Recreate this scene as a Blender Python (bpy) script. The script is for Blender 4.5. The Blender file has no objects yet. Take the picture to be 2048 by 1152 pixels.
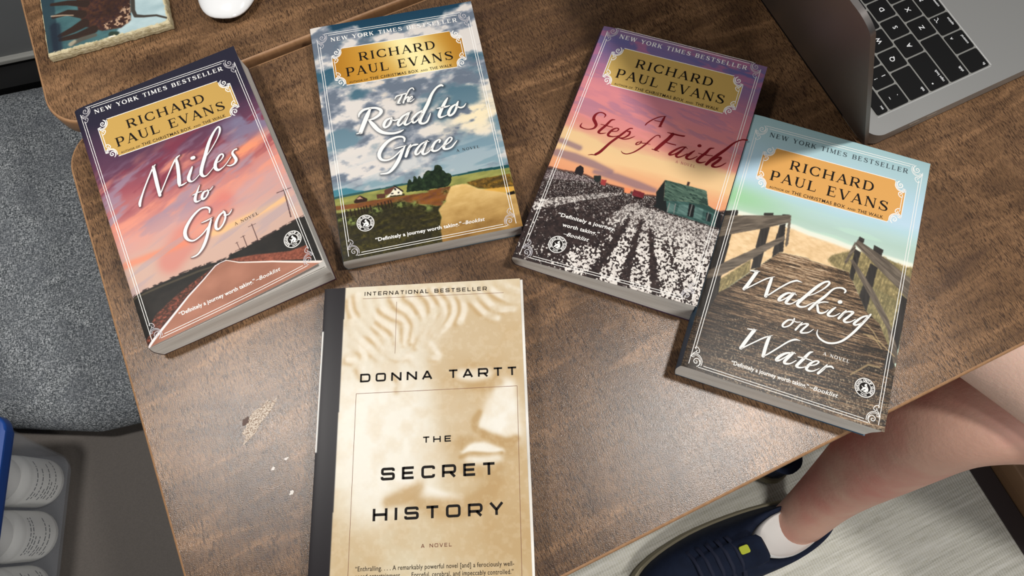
import bpy, bmesh, math, random
import numpy as np
from mathutils import Vector, Matrix

scene = bpy.context.scene
COL = scene.collection
MM = 0.001
TABLE_H = 0.70                      # table top above the floor

# ------------------------------------------------------------------ camera, light, exposure
cam_data = bpy.data.cameras.new('camera')
cam = bpy.data.objects.new('camera', cam_data); COL.objects.link(cam)
cam_data.sensor_width = 36.0
cam_data.lens = 1464.84 / 2048 * 36.0
cam_data.clip_start = 0.02
pitch, roll = math.radians(17.8285), math.radians(-4.3266)
fwd = Vector((0, math.sin(pitch), -math.cos(pitch)))
up0 = Vector((0, math.cos(pitch), math.sin(pitch)))
right0 = Vector((1, 0, 0))
right = right0 * math.cos(roll) + up0 * math.sin(roll)
up = -right0 * math.sin(roll) + up0 * math.cos(roll)
cam.matrix_world = Matrix(((right.x, up.x, -fwd.x, 0), (right.y, up.y, -fwd.y, 0), (right.z, up.z, -fwd.z, TABLE_H + 0.51303), (0, 0, 0, 1)))
scene.camera = cam

scene.view_settings.view_transform = 'Standard'
scene.view_settings.look = 'None'
scene.view_settings.exposure = 0.0
scene.view_settings.gamma = 1.0
scene.view_settings.use_curve_mapping = False

world = bpy.data.worlds.new('room_ambience'); scene.world = world
world.use_nodes = True
world.node_tree.nodes['Background'].inputs[0].default_value = (0.95, 0.97, 1.0, 1)
world.node_tree.nodes['Background'].inputs[1].default_value = 0.14

def disk_light(name, x, y, z, size, power, color):
    d = bpy.data.lights.new(name, 'AREA'); d.shape = 'DISK'; d.size = size; d.energy = power; d.color = color
    o = bpy.data.objects.new(name, d); COL.objects.link(o)
    o.location = (x, y, TABLE_H + z)
    return o
disk_light('ceiling_spot_right', 0.43, 0.175, 1.05, 0.10, 8.6, (1.0, 0.965, 0.92))
left = disk_light('ceiling_spot_left', -0.52, 0.26, 1.10, 0.12, 2.45, (1.0, 0.97, 0.93))
left.data.spread = math.radians(88)
front = disk_light('front_fill_light', 0.05, -1.15, 0.78, 0.35, 6.0, (1.0, 0.97, 0.92))  # unseen soft fill added in front to brighten the page edges, no fixture there
front.rotation_euler = (Vector((0.0, 0.2, 0.0)) - Vector((0.05, -1.15, 0.78))).to_track_quat('-Z', 'Y').to_euler()

floor_fill = disk_light('floor_fill_light', 0.85, -0.55, 1.10, 0.12, 2.6, (1.0, 0.97, 0.93)); floor_fill.data.spread = math.radians(82)  # extra out-of-view light, added only to lift the floor mat and legs

# ------------------------------------------------------------------ measured outlines (millimetres)
TITLE = {"A":[[[25.57,99.59,1.57],[26.31,97.01,2.06],[29.11,92.56,1.46],[34.24,85.38,1.11],[41.49,76.31,1.12],[43.92,73.95,1.38],[45.73,72.43,0.63]],[[43.85,73.56,2.25],[43.16,80.0,2.67],[42.47,87.44,2.72],[41.66,97.89,2.32]],[[41.66,97.89,0.73],[44.27,94.68,0.86],[51.61,85.69,0.93],[58.42,77.66,1.13],[62.05,74.42,1.52],[65.12,73.2,0.51]],[[61.53,74.89,1.77],[61.0,80.41,2.51],[59.49,88.25,2.62],[57.9,94.55,2.85],[57.31,97.22,1.61]],[[56.99,97.26,0.74],[59.71,97.44,1.24],[62.96,96.97,0.5]],[[72.94,79.75,2.79],[74.04,79.87,2.79]],[[70.71,86.74,1.01],[68.34,89.86,2.13],[65.58,93.82,2.49],[65.34,96.54,2.11],[66.97,98.07,0.99],[70.03,97.28,0.68],[74.26,94.85,0.56]],[[83.11,83.19,0.51],[89.12,78.5,0.7],[95.73,72.17,0.84],[99.33,67.22,1.56],[99.81,63.84,1.31],[97.64,64.12,1.3],[93.36,67.62,1.81],[88.17,73.59,2.44],[82.39,82.46,2.67],[77.74,89.56,2.64],[75.43,94.15,2.63],[75.67,97.28,2.12],[78.13,98.38,0.88],[82.69,96.02,0.63],[87.22,92.89,0.51]],[[88.22,91.8,0.57],[91.53,91.43,0.7],[94.76,89.04,1.15],[94.68,86.8,1.15],[91.96,87.27,1.53],[88.11,91.16,2.28],[86.39,95.37,2.65],[87.72,98.05,1.89],[90.97,97.82,0.82],[94.78,95.97,0.63],[99.97,92.03,0.51]],[[105.83,87.76,1.28],[103.66,87.86,1.03],[101.93,89.71,1.79],[102.45,93.27,2.29],[102.69,96.31,2.29],[100.63,98.55,1.39],[97.32,98.85,1.07],[95.18,97.63,0.76]],[[71.14,103.51,0.5],[68.47,106.95,1.23],[65.43,111.01,2.08],[64.4,113.83,2.08],[65.3,115.26,1.34],[68.27,115.24,0.55],[71.25,114.67,0.49]],[[64.01,108.89,0.61],[67.94,108.58,0.8],[71.25,108.93,0.49]],[[74.88,110.21,0.74],[72.2,110.39,1.6],[69.84,113.26,1.96],[69.9,115.37,1.47],[72.41,114.91,1.1],[75.19,112.12,1.23],[75.31,109.86,0.86]],[[75.49,110.65,0.74],[77.22,110.69,0.74],[79.94,109.1,0.43]],[[70.96,127.81,0.73],[71.96,125.16,1.58],[70.27,122.78,1.34],[65.61,121.92,1.34],[59.2,124.69,1.81],[53.48,129.25,2.28],[50.12,133.59,2.62],[49.36,137.89,2.49],[50.93,141.49,1.66],[54.49,143.19,1.06],[60.46,141.58,0.95],[65.71,138.55,0.9],[69.76,135.54,0.72]],[[63.25,132.62,0.48],[66.99,132.76,0.9],[71.55,132.37,0.54]],[[70.44,133.5,1.09],[67.3,138.35,2.04],[63.28,145.04,2.26],[58.71,150.67,2.0],[53.96,154.17,1.29],[50.15,154.83,0.99],[48.18,154.46,0.47]],[[80.21,131.99,1.21],[76.58,133.57,1.57],[72.83,137.79,2.17],[71.73,141.64,2.04],[73.43,142.98,1.44],[77.16,141.03,1.2],[80.42,136.9,1.45],[81.17,132.82,1.58],[80.78,131.24,0.85]],[[80.22,134.74,0.85],[83.37,135.52,0.85],[85.72,134.11,0.73],[86.86,132.96,0.37]]],"B":[[[57.7,78.29,0.52],[59.41,76.08,1.12],[62.6,75.52,0.99],[67.04,75.01,1.05],[68.38,74.43,0.46]],[[63.87,76.15,1.05],[61.75,78.92,1.57],[59.87,81.73,1.57]],[[58.72,82.34,0.46],[60.22,82.66,0.78],[61.76,82.69,0.39]],[[73.73,72.95,0.79],[72.96,71.21,0.99],[70.67,71.82,0.99],[67.94,75.2,1.19],[65.35,79.67,1.31],[63.77,82.9,1.31]],[[64.77,81.33,0.59],[67.37,78.66,0.98],[68.73,78.73,1.31],[67.58,81.2,1.31],[67.53,82.61,1.18],[69.23,82.47,0.52]],[[68.4,81.87,0.46],[71.19,80.02,0.59],[71.55,78.6,0.92],[70.11,79.01,1.18],[68.6,81.41,1.31],[69.45,83.01,0.98],[72.75,81.06,0.39]],[[27.73,88.22,0.65],[28.73,85.49,1.68],[32.49,82.76,1.95],[38.08,82.3,1.69],[42.84,83.36,1.95],[45.61,86.19,2.73],[43.91,89.35,2.2],[39.12,91.85,1.74],[34.77,92.34,0.77]],[[37.7,82.78,1.43],[34.48,88.09,3.23],[30.73,94.98,3.34],[27.22,101.72,3.06]],[[24.09,102.37,0.64],[26.65,102.29,1.15],[28.4,102.79,0.51]],[[35.07,92.41,1.42],[37.73,97.13,3.21],[41.16,102.7,3.07],[45.53,106.02,2.43],[51.96,107.71,1.79],[56.89,107.36,1.66],[60.11,106.3,0.58]],[[52.27,94.03,1.16],[48.39,95.32,1.93],[45.89,98.84,2.31],[46.36,101.36,1.67],[49.6,100.16,1.67],[51.98,96.63,1.93],[52.58,93.96,1.42]],[[52.02,95.59,0.9],[54.88,96.88,1.1],[57.74,96.29,0.77]],[[65.05,92.91,1.3],[60.83,94.98,1.68],[57.11,99.09,2.06],[56.98,101.84,1.54],[60.49,100.14,1.09],[65.4,94.52,1.17]],[[66.98,92.4,1.04],[64.58,95.76,2.07],[62.03,100.11,2.32],[62.47,102.29,1.67],[65.95,101.28,0.84],[70.24,97.63,0.65]],[[65.46,92.29,0.78],[68.13,91.79,0.52]],[[77.23,92.77,1.3],[72.59,94.62,1.69],[68.41,98.65,2.07],[68.62,101.83,1.42],[72.16,100.13,1.1],[76.58,95.1,1.17]],[[96.57,74.08,1.33],[95.15,73.28,1.86],[91.42,74.82,1.59],[86.79,79.83,2.11],[82.35,87.47,2.75],[77.77,94.29,2.86],[74.35,99.89,2.71],[73.74,102.76,2.32],[75.92,104.05,1.55],[79.06,102.96,1.55],[81.54,99.29,1.17],[83.05,96.3,0.52]],[[98.36,85.67,0.92],[95.77,88.98,2.23],[92.41,93.81,2.61],[89.47,98.83,2.72],[89.7,101.34,1.81],[93.1,100.99,0.84],[95.91,100.17,0.52]],[[88.68,93.17,0.78],[92.53,93.13,1.43],[96.27,93.06,1.31],[98.96,92.62,0.59]],[[103.19,92.65,1.18],[99.72,94.62,2.09],[96.75,98.94,2.34],[97.36,101.39,1.69],[100.76,99.78,1.69],[103.67,95.44,1.83],[104.54,92.79,1.96],[105.98,90.39,0.92]],[[104.18,94.7,1.18],[106.88,96.25,1.3],[109.5,95.59,1.11],[111.54,93.39,0.46]],[[59.0,116.35,1.05],[59.62,113.91,1.62],[57.89,111.95,1.53],[53.39,111.53,1.72],[47.17,113.47,2.29],[41.43,118.39,2.84],[38.51,123.36,2.83],[39.23,127.55,2.16],[43.0,129.35,1.41],[47.63,128.56,1.13],[52.14,125.71,1.13],[56.71,122.1,0.85]],[[50.9,120.99,0.57],[54.23,120.56,1.04],[59.87,119.96,0.43]],[[58.77,120.59,0.95],[56.39,124.07,2.08],[52.07,131.25,2.82],[47.08,137.22,2.43],[42.61,140.01,1.58],[37.28,139.79,1.02]],[[63.53,119.85,0.86],[61.62,122.62,2.08],[59.66,126.27,2.27],[58.18,129.25,1.98]],[[60.9,124.25,0.57],[64.21,121.22,1.04],[67.15,120.81,1.62],[68.83,120.81,0.95]],[[73.97,120.09,1.05],[70.47,121.92,1.43],[66.48,126.18,2.08],[66.07,129.13,1.6],[68.95,128.22,1.04],[73.64,122.84,1.04]],[[76.41,119.22,1.05],[73.82,123.13,2.09],[71.31,127.69,2.27],[71.81,130.08,1.7],[75.61,129.1,0.95],[79.02,126.0,0.57]],[[74.92,119.37,0.67],[77.6,120.23,0.57]],[[85.34,122.57,1.14],[86.17,120.95,1.43],[84.91,120.32,1.24],[81.74,122.23,1.81],[78.76,126.71,2.18],[79.73,128.95,1.7],[83.42,128.7,1.14],[87.82,125.29,0.57]],[[87.91,126.58,0.66],[93.48,123.65,1.05],[95.33,121.06,1.24],[93.67,120.09,1.05],[90.38,123.01,1.81],[87.73,127.57,2.28],[89.24,129.31,1.61],[93.45,128.76,1.23],[96.73,125.87,1.05],[98.85,123.85,0.43]]],"C":[[[58.56,75.77,0.84],[59.5,73.52,1.01],[62.39,69.85,0.93],[66.61,66.23,0.76],[71.38,64.1,0.38]],[[70.54,64.73,1.1],[70.01,68.04,1.85],[69.32,73.63,1.84]],[[68.33,74.4,0.5],[70.98,73.75,0.42]],[[64.08,70.05,0.59],[68.71,69.84,0.59]],[[26.84,77.97,0.59],[27.11,75.78,1.09],[24.61,74.64,0.93],[21.62,75.29,1.01],[19.62,77.92,1.85],[19.5,81.24,2.34],[21.6,83.89,2.51],[23.11,86.24,2.08],[22.11,89.09,1.41],[18.66,90.95,0.83],[14.68,91.21,0.91],[11.89,90.18,1.25],[12.21,87.16,0.38]],[[35.21,77.68,0.5],[32.64,78.96,1.42],[30.24,84.11,1.83],[27.41,89.14,1.99],[26.67,91.21,1.82],[28.31,91.87,1.08],[30.53,91.21,0.83],[32.47,90.22,0.33]],[[26.22,84.29,0.5],[30.31,84.32,0.75],[35.51,84.31,0.71]],[[36.22,87.76,0.75],[39.53,86.69,0.75],[40.43,84.66,1.08],[38.74,84.23,0.92],[36.23,86.28,1.5],[34.29,90.32,1.91],[34.84,92.01,1.65],[37.67,91.99,0.99],[40.56,90.91,0.7],[41.95,89.8,0.41]],[[50.19,81.19,0.92],[48.24,81.87,1.0],[45.98,85.0,1.5],[42.74,90.12,1.82],[37.85,97.54,1.89],[33.41,106.14,2.2],[30.64,109.58,1.95]],[[25.38,111.49,0.37],[28.0,110.45,0.81],[31.09,110.08,0.73]],[[47.42,84.66,0.91],[49.31,84.47,1.41],[49.14,87.3,1.41],[46.47,90.39,1.12],[43.14,91.61,0.74]],[[42.8,91.58,0.58],[46.48,91.68,0.83],[50.07,90.25,0.91],[52.33,88.42,0.79],[53.97,86.92,0.29]],[[59.02,90.44,0.58],[57.34,91.53,0.99],[56.62,93.12,0.99],[57.53,93.44,0.74],[59.15,92.14,0.82],[59.98,90.15,0.99],[59.46,89.76,0.5]],[[59.95,91.08,0.5],[61.74,91.01,0.49],[62.91,90.2,0.41]],[[72.2,82.85,0.75],[71.38,81.47,1.0],[69.02,82.08,0.71],[66.5,85.83,1.04],[63.95,90.72,1.4],[60.68,95.8,1.23],[56.84,100.25,0.98],[52.82,102.8,0.78],[49.64,102.92,0.78],[47.98,101.74,0.37]],[[60.69,90.86,0.41],[63.89,90.51,0.58],[66.95,90.47,0.37]],[[80.44,77.51,2.66],[78.52,81.9,2.56],[75.35,87.39,2.73],[72.06,93.29,2.62]],[[69.31,93.85,0.63],[71.54,93.89,0.81],[74.75,94.29,0.5]],[[76.3,77.11,0.55],[80.78,77.16,1.28],[85.22,77.11,1.28],[88.69,76.74,1.19],[89.51,76.19,0.41]],[[76.89,85.42,0.73],[81.06,85.69,0.91],[85.05,85.67,0.82]],[[92.92,85.3,0.82],[90.04,86.06,1.09],[86.5,89.12,1.54],[82.96,93.66,1.9],[83.71,94.69,1.35],[87.07,92.6,0.95],[90.98,87.79,0.91],[92.68,85.53,0.64]],[[92.13,85.94,0.91],[89.8,90.14,1.63],[87.84,93.72,1.89],[89.09,94.99,1.44],[91.8,93.7,0.99],[95.36,90.25,0.63]],[[92.52,84.97,0.55],[94.24,86.32,0.45]],[[101.72,81.44,2.46],[102.33,81.26,2.46]],[[99.86,86.32,0.63],[97.89,88.75,1.63],[95.49,92.71,2.07],[96.4,94.33,1.62],[99.31,93.72,0.99],[102.9,90.37,0.54]],[[112.69,80.26,0.64],[110.06,81.64,1.55],[108.1,85.74,2.08],[105.32,90.05,2.08],[103.64,93.78,2.07],[105.37,94.91,1.53],[107.8,94.19,0.9],[109.77,92.87,0.41]],[[103.0,87.59,0.5],[107.73,87.6,0.81],[113.39,86.82,0.54]],[[134.2,66.74,1.29],[130.25,67.82,0.97],[125.64,71.97,1.28],[121.26,78.83,2.0],[116.78,85.17,2.36],[113.02,90.77,2.43],[110.8,95.0,1.98]],[[114.28,90.89,0.54],[117.34,87.25,1.18],[119.65,86.67,1.63],[118.44,89.67,1.98],[115.73,93.45,2.07],[115.53,95.14,1.8],[118.16,95.1,1.21],[121.16,93.23,0.99],[123.52,90.56,0.72],[124.39,89.55,0.27]]],"D":[[[27.17,122.48,0.52],[30.48,121.85,0.97],[33.69,120.96,0.33]],[[31.72,121.95,2.31],[30.34,126.13,2.3],[28.03,132.91,2.35],[26.24,137.08,2.12]],[[26.5,137.39,0.8],[28.85,135.09,0.81],[34.19,129.63,0.81],[39.25,124.72,0.92],[44.13,121.59,0.33]],[[42.54,123.13,1.56],[42.23,126.52,2.14],[41.74,132.25,2.27],[41.49,137.38,2.26]],[[41.48,137.66,0.51],[43.85,135.09,0.88],[48.66,129.12,0.99],[54.51,122.77,1.07],[58.6,119.79,1.26],[60.72,119.48,1.0],[62.93,119.61,0.26]],[[58.52,129.43,0.73],[55.14,130.49,1.39],[51.93,133.94,1.9],[50.49,137.17,1.82],[51.94,137.19,1.02],[54.94,134.49,0.76],[58.18,129.86,0.66]],[[59.93,128.76,0.88],[58.24,131.42,1.68],[55.77,136.56,1.96],[56.07,137.94,1.59],[58.83,137.4,0.87],[61.8,134.52,0.65],[63.56,132.17,0.51]],[[58.51,128.88,0.59],[61.13,129.77,0.58]],[[69.11,127.75,0.44],[73.35,124.35,0.66],[78.08,119.2,0.92],[80.8,114.7,1.41],[80.07,113.22,1.26],[77.19,114.8,1.33],[73.11,119.68,1.99],[68.18,127.28,2.05],[64.41,133.26,2.11],[63.28,136.37,2.03],[65.29,137.36,1.45],[68.6,136.05,0.94],[71.57,133.11,0.65],[73.77,131.08,0.44]],[[91.95,117.74,0.88],[92.44,115.99,1.28],[90.16,114.86,1.28],[86.49,115.83,0.98],[83.61,118.33,1.23],[79.99,124.29,1.71],[75.51,130.51,1.79],[71.44,137.16,1.73]],[[74.15,133.66,0.48],[76.95,130.54,0.87],[79.93,128.75,0.87],[82.76,128.06,0.58]],[[75.84,131.43,0.97],[76.75,134.24,1.69],[77.79,136.98,1.63],[79.75,137.25,1.34],[82.27,135.63,0.87],[83.87,133.39,0.48]],[[89.95,125.48,2.43],[90.67,125.03,2.43]],[[88.29,129.99,0.77],[86.41,132.53,1.54],[84.31,136.33,1.78],[85.25,137.45,1.34],[88.58,136.33,0.77],[91.77,133.2,0.48]],[[95.41,129.92,0.77],[94.01,132.55,1.59],[91.58,137.12,1.63]],[[92.61,135.59,0.48],[95.63,131.08,0.77],[98.83,129.69,1.35],[100.16,129.97,1.35],[97.59,133.92,1.54],[95.37,137.22,1.67],[96.52,138.26,1.34],[99.58,136.97,0.76],[102.48,134.06,0.48]],[[110.69,128.58,0.87],[106.93,130.77,1.2],[103.45,135.01,1.58],[102.06,137.67,1.53],[103.52,137.94,1.05],[106.82,135.4,0.81],[109.86,130.55,0.67]],[[111.73,127.26,0.96],[110.13,130.21,1.63],[106.28,137.62,1.67],[102.38,144.48,1.56],[97.55,151.11,1.41],[92.68,154.89,1.26],[87.38,156.42,1.31],[82.46,155.18,1.31],[79.98,152.51,0.94],[79.87,149.43,0.33]],[[62.96,148.22,0.76],[59.93,149.14,1.14],[57.36,152.55,1.47],[57.08,154.67,1.23],[58.8,154.75,0.85],[61.6,152.39,1.0],[63.23,149.05,1.19],[63.46,146.83,0.95]],[[63.28,148.62,0.67],[65.46,148.81,0.67],[67.87,147.89,0.43]],[[69.05,147.85,0.67],[67.74,150.58,1.28],[65.82,154.4,1.32]],[[66.66,152.61,0.43],[69.83,148.86,0.76],[72.26,147.84,1.24],[72.93,148.32,1.23],[70.54,152.16,1.32],[69.45,154.8,1.42],[71.12,154.89,1.04],[74.54,153.24,0.75],[77.25,150.01,0.33]],[[35.24,164.12,0.51],[38.28,163.64,0.93],[41.56,162.85,0.34]],[[39.74,163.82,2.46],[38.06,168.0,2.28],[35.75,174.15,2.35],[34.24,178.66,2.25]],[[34.53,179.0,0.83],[37.14,176.35,0.84],[42.61,170.95,0.84],[47.47,166.41,0.97],[52.16,163.17,0.3]],[[50.58,164.6,1.6],[49.98,168.03,2.19],[49.57,173.51,2.25],[49.44,179.21,2.24]],[[49.51,179.49,0.5],[52.39,176.55,0.91],[57.7,170.34,0.96],[63.05,164.09,1.05],[67.06,161.18,1.26],[70.4,160.82,0.29]],[[66.67,170.96,0.83],[63.23,172.47,1.42],[59.79,175.83,1.91],[58.2,178.99,1.82],[60.03,178.73,1.08],[63.09,175.6,0.79],[66.43,171.18,0.71]],[[68.31,170.19,0.92],[66.62,172.65,1.66],[63.64,178.04,1.9],[64.37,179.45,1.49],[67.48,178.41,0.83],[70.65,175.16,0.58]],[[66.78,170.31,0.58],[69.37,170.63,0.5]],[[79.93,165.72,0.58],[78.0,167.07,1.46],[75.57,171.41,1.91],[72.55,176.8,1.9],[71.73,178.81,1.81],[73.49,179.23,1.15],[76.16,178.11,0.7],[78.43,176.48,0.41]],[[71.29,172.32,0.54],[75.22,171.75,0.83],[80.39,171.9,0.62]],[[79.43,175.89,0.66],[83.52,173.56,0.83],[84.95,171.2,1.12],[83.02,171.15,0.91],[80.24,173.79,1.57],[78.2,177.95,1.89],[79.3,179.23,1.48],[82.49,178.59,0.86],[86.13,175.55,0.41]],[[90.54,171.33,0.74],[89.07,174.31,1.65],[86.01,179.01,1.64]],[[87.12,177.35,0.41],[90.11,173.31,0.78],[93.1,171.66,1.32],[94.8,172.3,0.99]]]}
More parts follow.
